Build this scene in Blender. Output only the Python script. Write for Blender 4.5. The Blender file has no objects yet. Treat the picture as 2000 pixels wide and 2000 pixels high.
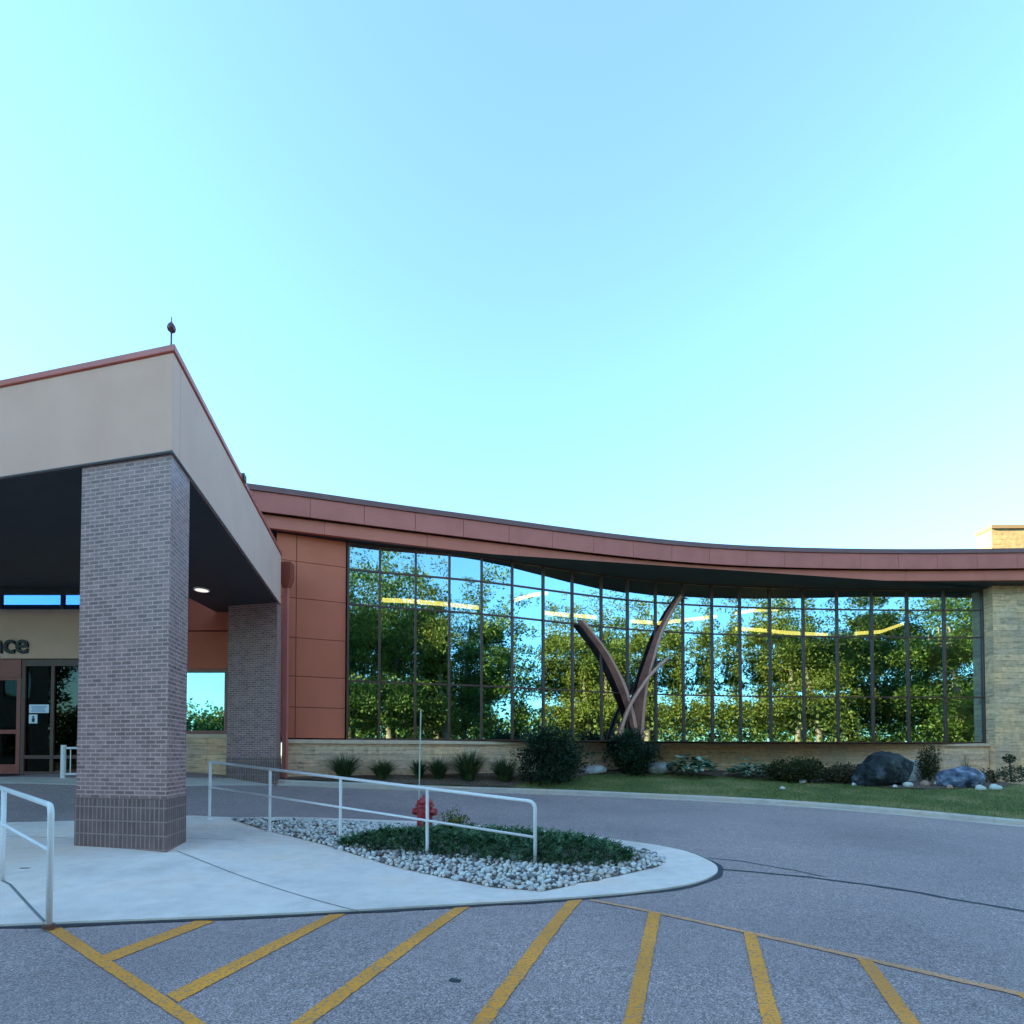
import bpy, math, random
import numpy as np
from mathutils import Vector, Matrix, noise

random.seed(7)
SC = bpy.context.scene
COL = SC.collection
R = math.radians

# ------------------------------------------------------------------ camera
EYE = 1.6
F = 1050.0                       # focal length in pixels of the 2000 px photograph
PITCH = R(1.3)
CY = 1475 - F * math.tan(PITCH)
cam_d = bpy.data.cameras.new('camera')
cam = bpy.data.objects.new('camera', cam_d)
COL.objects.link(cam)
cam.location = (0, 0, EYE)
cam.rotation_euler = (math.pi / 2 + PITCH, 0, 0)
cam_d.sensor_width = 36
cam_d.lens = 36 * F / 2000
cam_d.shift_y = (CY - 1000) / 2000
cam_d.clip_start = 0.1
cam_d.clip_end = 4000
SC.camera = cam


def ray(px, py):
    xc = (px - 1000) / F
    yc = -(py - CY) / F
    d = Vector((xc, math.cos(PITCH) - yc * math.sin(PITCH), yc * math.cos(PITCH) + math.sin(PITCH)))
    return d / d.y


def at(px, py, Y):
    d = ray(px, py)
    return Vector((d.x * Y, Y, EYE + d.z * Y))


# ------------------------------------------------------------------ splines and terrain
class Spline:
    def __init__(s, pts):
        p = sorted(pts)
        s.x = np.array([a for a, b in p]); s.y = np.array([b for a, b in p])
        n = len(p); h = np.diff(s.x); A = np.zeros((n, n)); b = np.zeros(n)
        A[0, 0] = A[-1, -1] = 1
        for i in range(1, n - 1):
            A[i, i - 1] = h[i - 1]; A[i, i] = 2 * (h[i - 1] + h[i]); A[i, i + 1] = h[i]
            b[i] = 6 * ((s.y[i + 1] - s.y[i]) / h[i] - (s.y[i] - s.y[i - 1]) / h[i - 1])
        s.m = np.linalg.solve(A, b); s.h = h

    def __call__(s, x):
        i = int(np.clip(np.searchsorted(s.x, x) - 1, 0, len(s.h) - 1))
        h = s.h[i]; a = s.x[i + 1] - x; c = x - s.x[i]
        if x < s.x[0] or x > s.x[-1]:
            e = 0 if x < s.x[0] else -1
            return float(s.y[e] + s.slope(s.x[e]) * (x - s.x[e]))
        return float(s.m[i] * a ** 3 / (6 * h) + s.m[i + 1] * c ** 3 / (6 * h)
                     + (s.y[i] / h - s.m[i] * h / 6) * a + (s.y[i + 1] / h - s.m[i + 1] * h / 6) * c)

    def slope(s, x):
        x = min(max(x, s.x[0] + 1e-3), s.x[-1] - 1e-3)
        return (s(x + 5e-4) - s(x - 5e-4)) / 1e-3

    def n(s, x):
        k = s.slope(x); v = Vector((k, -1, 0)); v.normalize(); return v

    def p(s, x, d=0.0, z=0.0):
        v = s.n(x)
        return Vector((x + v.x * d, s(x) + v.y * d, z))

    def hit(s, px):
        u = (px - 1000) / F
        lo, hi = s.x[0] - 6, s.x[-1] + 6
        for _ in range(60):
            m = (lo + hi) / 2
            if m - u * s(m) > 0: hi = m
            else: lo = m
        return (lo + hi) / 2


KERB = Spline([(-8, 15.75), (-6.9, 16.0), (-4.7, 16.4), (-1.95, 16.8), (.8, 17.0), (3.85, 16.7), (6.73, 15.7),
               (8.5, 14.9), (10.2, 13.7), (12, 12), (14.3, 9.5), (16.2, 7), (18, 4)])
WALL = Spline([(-9.6, 16.0), (-7.26, 16.75), (-5.42, 17.5), (-1.2, 18.75), (1.5, 19.85), (4.9, 21.15), (10.6, 22.2),
               (19.9, 22.55), (27, 22.4)])
ROOF = Spline([(-9.5, 15.65), (-7.9, 16.1), (-4.5, 17.2), (-.7, 18.4), (3.0, 19.55), (7.4, 20.62), (11.5, 21.1),
               (16.2, 21.25), (20.5, 21.15), (27, 20.9)])

TC = []
def tc(px, py, D): p = at(px, py, D); TC.append((p.x, p.y, p.z))
for px, py, D in ((411, 1595, 10.9), (430, 1603, 10.9), (0, 1612, 10.6), (330, 1668, 7.9), (60, 1513, 14.9),
                  (400, 1517, 15.9), (200, 1562, 12.6), (545, 1531, 16), (700, 1537, 16.4), (878, 1544, 16.8),
                  (1050, 1549, 17), (1242, 1557, 16.7), (1450, 1567, 15.7), (1600, 1577, 14.9), (1780, 1592, 13.7),
                  (2000, 1617, 12), (1240, 1647, 9.5), (1045, 1716, 7.6)):
    tc(px, py, D)
for x, y, z in ((-4.6, 4.9, 0), (-2.5, 5.2, 0), (-.5, 5.6, 0), (.8, 6.0, 0), (2.2, 6.6, 0), (2.8, 7.3, 0), (0, 3, 0), (-4, 3, 0), (5, 3, 0), (6, 6, 0),
                (9, 9, 0), (0, 0, 0), (-8, 5, .05), (-12, 8, .25), (-14, 15, 1.0), (-20, 10, .5), (-25, 16, .9), (-10, 0, 0), (10, 0, 0), (16, 8, 0), (20, 5, 0), (30, 10, 0),
                (-30, 0, 0), (0, -10, 0), (-20, -12, 0), (20, -12, 0), (0, -30, 0), (-40, -30, 0), (40, -30, 0), (40, 0, 0), (-45, 10, .4),
                (-9, 22, 1.1), (0, 22, .9), (10, 24, .6), (20, 24, .3), (35, 24, 0), (-30, 30, 1), (0, 40, .9), (35, 40, .3), (-45, 45, .8), (45, 45, 0)):
    TC.append((x, y, z))
TC = np.array(TC)
def _k(r2): return 0.5 * r2 * np.log(r2 + 1e-9)
_n = len(TC)
_A = np.zeros((_n + 3, _n + 3)); _b = np.zeros(_n + 3)
_d2 = (TC[:, None, 0] - TC[None, :, 0]) ** 2 + (TC[:, None, 1] - TC[None, :, 1]) ** 2
_A[:_n, :_n] = _k(_d2) + np.eye(_n) * 0.25
_A[:_n, _n] = 1; _A[:_n, _n + 1:] = TC[:, :2]; _A[_n, :_n] = 1; _A[_n + 1:, :_n] = TC[:, :2].T
_b[:_n] = TC[:, 2]
_w = np.linalg.solve(_A, _b)


def road_z(x, y):
    cx = min(max(x, -44), 44); cy = min(max(y, -30), 44)
    z = float(_k((TC[:, 0] - cx) ** 2 + (TC[:, 1] - cy) ** 2) @ _w[:_n] + _w[_n] + _w[_n + 1] * cx + _w[_n + 2] * cy)
    return min(max(z, -.06), 1.3)


def pad_z(x, y): return road_z(x, y) + .028


def base_z(x):
    return float(np.interp(x, [-8, -2, 3, 8, 14, 20, 27], [.95, 1.0, 1.1, 1.0, .86, .66, .6]))


def lawn_z(x, y):
    a, b = KERB(x) + .1, WALL(x)
    t = min(max((y - a) / (b - a), 0), 1)
    z0 = road_z(x, KERB(x)) + .13
    return z0 + (base_z(x) - z0) * t


def ground(px, py, fn):
    d = ray(px, py); prev = None; y = 2.5
    while y < 60:
        z = EYE + d.z * y
        if z <= fn(d.x * y, y):
            lo, hi = y - .1, y
            for _ in range(20):
                m = (lo + hi) / 2
                if EYE + d.z * m <= fn(d.x * m, m): hi = m
                else: lo = m
            return Vector((d.x * hi, hi, fn(d.x * hi, hi)))
        y += .1
    return Vector((d.x * 20, 20, fn(d.x * 20, 20)))


# ------------------------------------------------------------------ materials
def new_mat(name):
    m = bpy.data.materials.new(name); m.use_nodes = True
    nt = m.node_tree; b = nt.nodes['Principled BSDF']
    return m, nt, b


def N(nt, t, **kw):
    n = nt.nodes.new(t)
    for k, v in kw.items():
        if k in n.inputs: n.inputs[k].default_value = v
        else: setattr(n, k, v)
    return n


def ramp(nt, fac, stops):
    r = nt.nodes.new('ShaderNodeValToRGB')
    e = r.color_ramp.elements
    while len(e) < len(stops): e.new(.5)
    for i, (p, c) in enumerate(stops):
        e[i].position = p; e[i].color = (*c, 1)
    nt.links.new(fac, r.inputs[0]); return r.outputs[0]


def mixc(nt, fac, a, b, mode='MIX'):
    m = nt.nodes.new('ShaderNodeMix'); m.data_type = 'RGBA'; m.blend_type = mode
    if isinstance(fac, (int, float)): m.inputs[0].default_value = fac
    else: nt.links.new(fac, m.inputs[0])
    for i, v in ((6, a), (7, b)):
        if isinstance(v, tuple): m.inputs[i].default_value = (*v, 1)
        else: nt.links.new(v, m.inputs[i])
    return m.outputs[2]


def bump(nt, b, h, s=.3, dist=.01):
    n = nt.nodes.new('ShaderNodeBump'); n.inputs['Strength'].default_value = s; n.inputs['Distance'].default_value = dist
    nt.links.new(h, n.inputs['Height']); nt.links.new(n.outputs[0], b.inputs['Normal'])


def noise_mat(name, stops, scale=3.0, rough=.6, metal=0.0, detail=6, bmp=0.0, bscale=40, coord='Object', spec=.5, bdist=.01):
    m, nt, b = new_mat(name)
    t = nt.nodes.new('ShaderNodeTexCoord')
    n = N(nt, 'ShaderNodeTexNoise', Scale=scale, Detail=detail)
    nt.links.new(t.outputs[coord], n.inputs['Vector'])
    nt.links.new(ramp(nt, n.outputs[0], stops), b.inputs['Base Color'])
    b.inputs['Roughness'].default_value = rough; b.inputs['Metallic'].default_value = metal
    b.inputs['Specular IOR Level'].default_value = spec
    if bmp:
        n2 = N(nt, 'ShaderNodeTexNoise', Scale=bscale, Detail=4)
        nt.links.new(t.outputs[coord], n2.inputs['Vector'])
        bump(nt, b, n2.outputs[0], bmp, bdist)
    return m


def two(c, k=.82): return [(.3, tuple(v * k for v in c)), (.7, c)]


M = {}
# aged asphalt: fine aggregate speckle and broad wear
m, nt, b = new_mat('asphalt'); M['asphalt'] = m
t = nt.nodes.new('ShaderNodeTexCoord')
n1 = N(nt, 'ShaderNodeTexNoise', Scale=85.0, Detail=4, Roughness=.75); n2 = N(nt, 'ShaderNodeTexNoise', Scale=.35, Detail=6)
v = N(nt, 'ShaderNodeTexVoronoi', Scale=55.0)
n3 = N(nt, 'ShaderNodeTexNoise', Scale=7.0, Detail=5)
for q in (n1, n2, v, n3): nt.links.new(t.outputs['Object'], q.inputs['Vector'])
c1 = ramp(nt, n1.outputs[0], [(.35, (.155, .1, .097)), (.5, (.35, .235, .218)), (.66, (.8, .57, .52))])
c2 = ramp(nt, v.outputs['Color'], [(.1, (.7, .7, .72)), (.5, (.95, .95, .95)), (.9, (1.2, 1.18, 1.16))])
c3 = ramp(nt, n2.outputs[0], [(.28, (.78, .78, .81)), (.5, (.98, .98, 1.0)), (.72, (1.14, 1.11, 1.1))])
c4 = ramp(nt, n3.outputs[0], [(.3, (.92, .92, .92)), (.7, (1.07, 1.07, 1.07))])
cc = mixc(nt, 1.0, mixc(nt, 1.0, c1, c2, 'MULTIPLY'), c3, 'MULTIPLY')
cc = mixc(nt, 1.0, cc, c4, 'MULTIPLY')
nt.links.new(cc, b.inputs['Base Color']); b.inputs['Roughness'].default_value = .8
bump(nt, b, n1.outputs[0], .35, .004)

# concrete with broom marks and stains
def concrete(name, c):
    m, nt, b = new_mat(name)
    t = nt.nodes.new('ShaderNodeTexCoord')
    a = N(nt, 'ShaderNodeTexNoise', Scale=.8, Detail=8); q = N(nt, 'ShaderNodeTexNoise', Scale=60.0, Detail=3)
    s = N(nt, 'ShaderNodeTexNoise', Scale=5.0, Detail=6)
    for k in (a, q, s): nt.links.new(t.outputs['Object'], k.inputs['Vector'])
    c1 = ramp(nt, a.outputs[0], [(.28, tuple(v * .78 for v in c)), (.5, c), (.72, (c[0] * 1.05, c[1] * .95, c[2] * .86))])
    c2 = ramp(nt, s.outputs[0], [(.3, (.9, .9, .9)), (.7, (1.04, 1.04, 1.04))])
    c3 = ramp(nt, q.outputs[0], [(.3, (.93, .93, .93)), (.7, (1.05, 1.05, 1.05))])
    nt.links.new(mixc(nt, 1.0, mixc(nt, 1.0, c1, c2, 'MULTIPLY'), c3, 'MULTIPLY'), b.inputs['Base Color'])
    b.inputs['Roughness'].default_value = .85
    bump(nt, b, q.outputs[0], .25, .003)
    return m
M['concrete'] = concrete('pavement_concrete', (.88, .68, .6))
M['kerb'] = concrete('kerb_concrete', (.62, .49, .43))


def worn_paint(name, c):
    m, nt, b = new_mat(name)
    t = nt.nodes.new('ShaderNodeTexCoord')
    n1 = N(nt, 'ShaderNodeTexNoise', Scale=45.0, Detail=5); n2 = N(nt, 'ShaderNodeTexNoise', Scale=.9, Detail=4)
    for q in (n1, n2): nt.links.new(t.outputs['Object'], q.inputs['Vector'])
    w = ramp(nt, n1.outputs[0], [(.34, (1, 1, 1)), (.5, (0, 0, 0))])
    cc = ramp(nt, n2.outputs[0], [(.3, tuple(v * .7 for v in c)), (.65, c)])
    nt.links.new(mixc(nt, w, cc, (.33, .2, .12)), b.inputs['Base Color'])
    b.inputs['Roughness'].default_value = .75
    return m
M['yellow'] = worn_paint('worn_yellow_paint', (1.0, .335, .028))
M['paleyellow'] = worn_paint('worn_pale_yellow_paint', (.85, .36, .17))


def brick(name, bw, rh, ms, c1, c2, mort, swap=False, rough=.55, bmp=.6, off=.5, spec=.5, noise_amt=.35, sq=1.0, strata=0.0):
    m, nt, b = new_mat(name)
    t = nt.nodes.new('ShaderNodeTexCoord')
    mp = nt.nodes.new('ShaderNodeMapping'); nt.links.new(t.outputs['UV'], mp.inputs['Vector'])
    br = nt.nodes.new('ShaderNodeTexBrick')
    br.offset = off; br.squash = sq; br.squash_frequency = 3
    for k, vv in (('Scale', 1.0), ('Mortar Size', ms), ('Brick Width', bw), ('Row Height', rh), ('Mortar Smooth', .15), ('Bias', -.1)):
        br.inputs[k].default_value = vv
    br.inputs['Color1'].default_value = (*c1, 1); br.inputs['Color2'].default_value = (*c2, 1); br.inputs['Mortar'].default_value = (*mort, 1)
    nt.links.new(mp.outputs[0], br.inputs['Vector'])
    n1 = N(nt, 'ShaderNodeTexNoise', Scale=6.0, Detail=8); nt.links.new(t.outputs['UV'], n1.inputs['Vector'])
    sh = ramp(nt, n1.outputs[0], [(.3, (1 - noise_amt,) * 3), (.7, (1 + noise_amt * .5,) * 3)])
    col = mixc(nt, 1.0, br.outputs['Color'], sh, 'MULTIPLY')
    if strata:
        m2 = nt.nodes.new('ShaderNodeMapping'); m2.inputs['Scale'].default_value = (1.1, 9, 1); nt.links.new(t.outputs['UV'], m2.inputs['Vector'])
        n3 = N(nt, 'ShaderNodeTexNoise', Scale=1.6, Detail=9, Roughness=.65); nt.links.new(m2.outputs[0], n3.inputs['Vector'])
        n4 = N(nt, 'ShaderNodeTexNoise', Scale=.9, Detail=3); nt.links.new(t.outputs['UV'], n4.inputs['Vector'])
        col = mixc(nt, 1.0, col, ramp(nt, n3.outputs[0], [(.33, (1 - strata, 1 - strata * 1.05, 1 - strata * 1.1)), (.45, (.95, .95, .95)), (.62, (1.12, 1.12, 1.14))]), 'MULTIPLY')
        col = mixc(nt, 1.0, col, ramp(nt, n4.outputs[0], [(.3, (.82, .86, .95)), (.65, (1.08, 1.0, .9))]), 'MULTIPLY')
    nt.links.new(col, b.inputs['Base Color'])
    b.inputs['Roughness'].default_value = rough; b.inputs['Specular IOR Level'].default_value = spec
    inv = N(nt, 'ShaderNodeMath', operation='MULTIPLY_ADD'); nt.links.new(br.outputs['Fac'], inv.inputs[0])
    inv.inputs[1].default_value = -1.0; nt.links.new(n1.outputs[0], inv.inputs[2])
    bump(nt, b, inv.outputs[0], bmp, .012)
    return m
M['brick'] = brick('grey_brick', .185, .063, .0095, (.38, .19, .175), (.2, .1, .095), (.6, .33, .31), rough=.42, noise_amt=.2)
M['soldier'] = brick('soldier_brick', .0815, .205, .011, (.2, .105, .095), (.14, .074, .07), (.34, .2, .18), off=0.0, rough=.5, noise_amt=.2)
M['darkbrick'] = M['brick']
M['stone'] = brick('coursed_limestone', 1.35, .27, .005, (1.0, .6, .36), (.8, .47, .3), (.6, .36, .22), rough=.85, bmp=1.0, off=.37, noise_amt=.18, sq=1.6, strata=.5)
M['ledge'] = brick('ledge_limestone', 1.15, .25, .004, (1.0, .62, .36), (.66, .42, .27), (.5, .3, .18), rough=.85, bmp=1.0, off=.41, noise_amt=.2, sq=1.5, strata=.5)
M['cap'] = noise_mat('sill_stone', two((.86, .56, .38)), 4, .8, bmp=.2)
M['stucco'] = noise_mat('tan_stucco', [(.3, (.78, .4, .315)), (.7, (.84, .445, .35))], 1.2, .9, bmp=.35, bscale=120, bdist=.004)
M['signband'] = noise_mat('sign_band_stucco', [(.3, (.74, .42, .29)), (.7, (.8, .47, .34))], 2, .9, bmp=.4, bscale=90)
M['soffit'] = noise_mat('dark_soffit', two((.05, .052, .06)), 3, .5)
M['redmetal'] = noise_mat('red_coping_metal', two((.6, .12, .09)), 2, .4)
M['fascia'] = noise_mat('red_brown_fascia', [(.3, (.53, .15, .122)), (.7, (.62, .178, .146))], 1.5, .5, spec=.15)
M['fascia2'] = noise_mat('red_brown_lower_fascia', [(.3, (.62, .165, .115)), (.7, (.7, .185, .13))], 1.5, .5, spec=.2)
M['coping'] = noise_mat('fascia_coping', two((.22, .08, .078)), 2, .45)
M['panel'] = noise_mat('copper_red_panel', [(.3, (.66, .165, .095)), (.7, (.74, .188, .112))], .9, .55, spec=.08)
M['backing'] = noise_mat('panel_backing', two((.02, .008, .007)), 3, .8)
M['mullion'] = noise_mat('bronze_mullion', two((.13, .05, .034)), 3, .45)
M['doorframe'] = noise_mat('red_door_frame', two((.34, .07, .045)), 3, .4)
M['dsteel'] = noise_mat('dark_roof_metal', two((.05, .05, .06)), 3, .5)
M['white'] = noise_mat('white_paint', two((.88, .78, .77), .95), 8, .35)
M['railtop'] = M['white']
M['letter'] = noise_mat('dark_letters', two((.02, .015, .012)), 8, .5)
M['paper'] = noise_mat('white_paper', two((.8, .82, .85), .97), 8, .6)
M['blueink'] = noise_mat('blue_ink', two((.12, .25, .55)), 8, .6)
M['hydrant'] = noise_mat('red_hydrant_paint', two((.5, .035, .045), .7), 12, .4)
M['rod'] = noise_mat('pale_rod', two((.6, .58, .5)), 12, .5)
M['rust'] = noise_mat('weathered_copper', [(.25, (.11, .034, .024)), (.5, (.22, .065, .043)), (.75, (.32, .1, .066))], 2.5, .55, bmp=.2, bscale=25)
M['litedge'] = noise_mat('lit_copper_edge', two((.7, .34, .25)), 5, .5)  # paler copper paints the light along the blades' right edges
M['mulch'] = noise_mat('mulch', [(.3, (.07, .04, .026)), (.6, (.2, .12, .08)), (.75, (.34, .23, .16))], 14, .95, bmp=1.0, bscale=30, bdist=.04)
M['lawn'] = noise_mat('lawn_soil', [(.3, (.12, .14, .035)), (.5, (.17, .18, .045)), (.72, (.34, .26, .11))], .9, .9, bmp=1.0, bscale=50, bdist=.04)
M['ground'] = noise_mat('grass_ground', [(.3, (.03, .07, .02)), (.7, (.08, .11, .03))], .3, .9)
M['interior'] = noise_mat('interior_wall', two((.06, .062, .058)), 1, .8)
M['interiorfloor'] = noise_mat('interior_floor', two((.08, .07, .06)), 1, .5)
M['teal'] = noise_mat('interior_green', two((.05, .16, .14)), 1, .6)
M['stones'] = None
M['blackrock'] = noise_mat('black_rock', [(.4, (.004, .0045, .006)), (.58, (.012, .014, .018)), (.74, (.1, .11, .13))], 2.6, .7, bmp=.8, bscale=7, bdist=.08)
M['greyrock'] = noise_mat('grey_rock', [(.38, (.02, .025, .045)), (.55, (.13, .15, .22)), (.7, (.38, .4, .5))], 3.5, .75, bmp=.8, bscale=8, bdist=.06)
M['palerock'] = noise_mat('pale_rock', [(.3, (.3, .26, .23)), (.7, (.6, .55, .5))], 3, .85, bmp=.7, bscale=8, bdist=.05)
M['whitestone'] = noise_mat('white_stone', two((.72, .68, .62)), 5, .8)
M['pinkstone'] = noise_mat('pink_stone', two((.5, .27, .2)), 5, .8)
M['shadeblockwall'] = brick('shade_block_brick', .3, .1, .012, (.3, .2, .15), (.24, .16, .12), (.4, .36, .3), rough=.8)  # brick for the added shade block only
M['bark'] = noise_mat('bark', [(.3, (.1, .08, .05)), (.7, (.3, .25, .17))], 8, .9, bmp=.8, bscale=18, bdist=.04)
M['wood'] = noise_mat('stem', two((.08, .055, .035)), 8, .9)

def gravel_mat():
    m, nt, b = new_mat('river_gravel')
    g = nt.nodes.new('ShaderNodeNewGeometry')
    t = nt.nodes.new('ShaderNodeTexCoord')
    c = ramp(nt, g.outputs['Random Per Island'], [(0, (.1, .08, .08)), (.14, (.3, .24, .23)), (.3, (.75, .66, .6)), (.5, (.62, .46, .4)), (.62, (.85, .76, .7)), (1, (.55, .5, .52))])
    n1 = N(nt, 'ShaderNodeTexNoise', Scale=20.0, Detail=5); nt.links.new(t.outputs['Object'], n1.inputs['Vector'])
    s = ramp(nt, n1.outputs[0], [(.3, (.8, .8, .8)), (.7, (1.1, 1.1, 1.1))])
    nt.links.new(mixc(nt, 1.0, c, s, 'MULTIPLY'), b.inputs['Base Color']); b.inputs['Roughness'].default_value = .75
    return m
M['gravel'] = gravel_mat()


def leaf_mat(name, stops, scale=1.2, trans=.3, rough=.55):
    m, nt, b = new_mat(name)
    t = nt.nodes.new('ShaderNodeTexCoord'); g = nt.nodes.new('ShaderNodeNewGeometry')
    n1 = N(nt, 'ShaderNodeTexNoise', Scale=scale, Detail=3); nt.links.new(t.outputs['Object'], n1.inputs['Vector'])
    a = N(nt, 'ShaderNodeMath', operation='MULTIPLY_ADD'); nt.links.new(g.outputs['Random Per Island'], a.inputs[0])
    a.inputs[1].default_value = .5; nt.links.new(n1.outputs[0], a.inputs[2])
    a2 = N(nt, 'ShaderNodeMath', operation='ADD'); nt.links.new(a.outputs[0], a2.inputs[0]); a2.inputs[1].default_value = -.25
    c = ramp(nt, a2.outputs[0], stops)
    nt.links.new(c, b.inputs['Base Color']); b.inputs['Roughness'].default_value = rough
    b.inputs['Specular IOR Level'].default_value = .3
    if trans:
        tr = nt.nodes.new('ShaderNodeBsdfTranslucent'); nt.links.new(c, tr.inputs[0])
        mx = nt.nodes.new('ShaderNodeMixShader'); mx.inputs[0].default_value = trans
        nt.links.new(b.outputs[0], mx.inputs[1]); nt.links.new(tr.outputs[0], mx.inputs[2])
        nt.links.new(mx.outputs[0], nt.nodes['Material Output'].inputs[0])
    return m
M['leaf'] = leaf_mat('tree_leaf', [(.25, (.04, .085, .012)), (.5, (.095, .16, .024)), (.75, (.18, .24, .035))], .35)
M['leaf2'] = leaf_mat('yellowing_tree_leaf', [(.25, (.05, .085, .012)), (.5, (.115, .155, .022)), (.75, (.21, .22, .03))], .35)
M['leaf3'] = leaf_mat('dark_tree_leaf', [(.25, (.03, .075, .02)), (.5, (.08, .15, .03)), (.75, (.17, .24, .04))], .35)
M['juniper'] = leaf_mat('juniper_leaf', [(.2, (.014, .045, .02)), (.5, (.045, .11, .042)), (.8, (.15, .24, .1))], 5, .1)
M['yew'] = leaf_mat('yew_leaf', [(.2, (.006, .018, .008)), (.5, (.014, .035, .014)), (.8, (.03, .06, .02))], 3, .1)
M['daylily'] = leaf_mat('daylily_leaf', [(.2, (.02, .045, .015)), (.5, (.05, .09, .03)), (.8, (.12, .15, .05))], 3, .2)
M['hosta'] = leaf_mat('hosta_leaf', [(.2, (.02, .06, .025)), (.5, (.06, .14, .07)), (.62, (.3, .4, .28)), (.9, (.55, .62, .5))], 3, .1)
M['barberry'] = leaf_mat('mound_leaf', [(.2, (.012, .022, .006)), (.5, (.04, .05, .012)), (.8, (.1, .07, .02))], 4, .1)
M['brownplant'] = leaf_mat('brown_plant', [(.2, (.03, .028, .012)), (.5, (.08, .06, .025)), (.8, (.2, .12, .07))], 4, .1)
M['yellowshrub'] = leaf_mat('yellow_shrub_leaf', [(.2, (.05, .07, .008)), (.5, (.14, .15, .02)), (.8, (.3, .27, .04))], 4, .2)
M['grassblade'] = leaf_mat('grass_blade', [(.2, (.08, .11, .025)), (.5, (.16, .18, .045)), (.7, (.25, .23, .07)), (.9, (.48, .34, .17))], .9, .2)


def emis(name, c, s):
    m, nt, b = new_mat(name)
    b.inputs['Base Color'].default_value = (*c, 1)
    b.inputs['Emission Color'].default_value = (*c, 1); b.inputs['Emission Strength'].default_value = s
    return m
M['lamp'] = emis('warm_lamp', (1.0, .74, .16), .75)
M['downlight'] = emis('white_lamp', (1.0, .9, .8), .12)


def glass(name, refl, tint, tr=(.35, .4, .38)):
    m = bpy.data.materials.new(name); m.use_nodes = True; nt = m.node_tree; nt.nodes.clear()
    o = nt.nodes.new('ShaderNodeOutputMaterial')
    g = nt.nodes.new('ShaderNodeBsdfGlossy'); g.inputs['Roughness'].default_value = .014; g.inputs['Color'].default_value = (*tint, 1)
    a = nt.nodes.new('ShaderNodeBsdfTransparent'); a.inputs[0].default_value = (*tr, 1)
    x = nt.nodes.new('ShaderNodeMixShader'); x.inputs[0].default_value = refl
    t = nt.nodes.new('ShaderNodeTexCoord'); n1 = N(nt, 'ShaderNodeTexNoise', Scale=.9, Detail=1)
    nt.links.new(t.outputs['Object'], n1.inputs['Vector'])
    bp = nt.nodes.new('ShaderNodeBump'); bp.inputs['Strength'].default_value = .25; bp.inputs['Distance'].default_value = .012
    nt.links.new(n1.outputs[0], bp.inputs['Height']); nt.links.new(bp.outputs[0], g.inputs['Normal'])
    nt.links.new(a.outputs[0], x.inputs[1]); nt.links.new(g.outputs[0], x.inputs[2]); nt.links.new(x.outputs[0], o.inputs[0])
    return m
M['glass'] = glass('mirror_glass', .58, (.56, .84, 1.0), (.3, .36, .34))
M['doorglass'] = glass('dark_door_glass', .028, (.9, .95, .95), (.12, .13, .13))
M['blueglass'] = glass('blue_clerestory_glass', .12, (.6, .8, 1), (.36, .55, .85))
M['winglass'] = glass('window_glass', .42, (.55, .9, 1), (.1, .1, .1))


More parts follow.
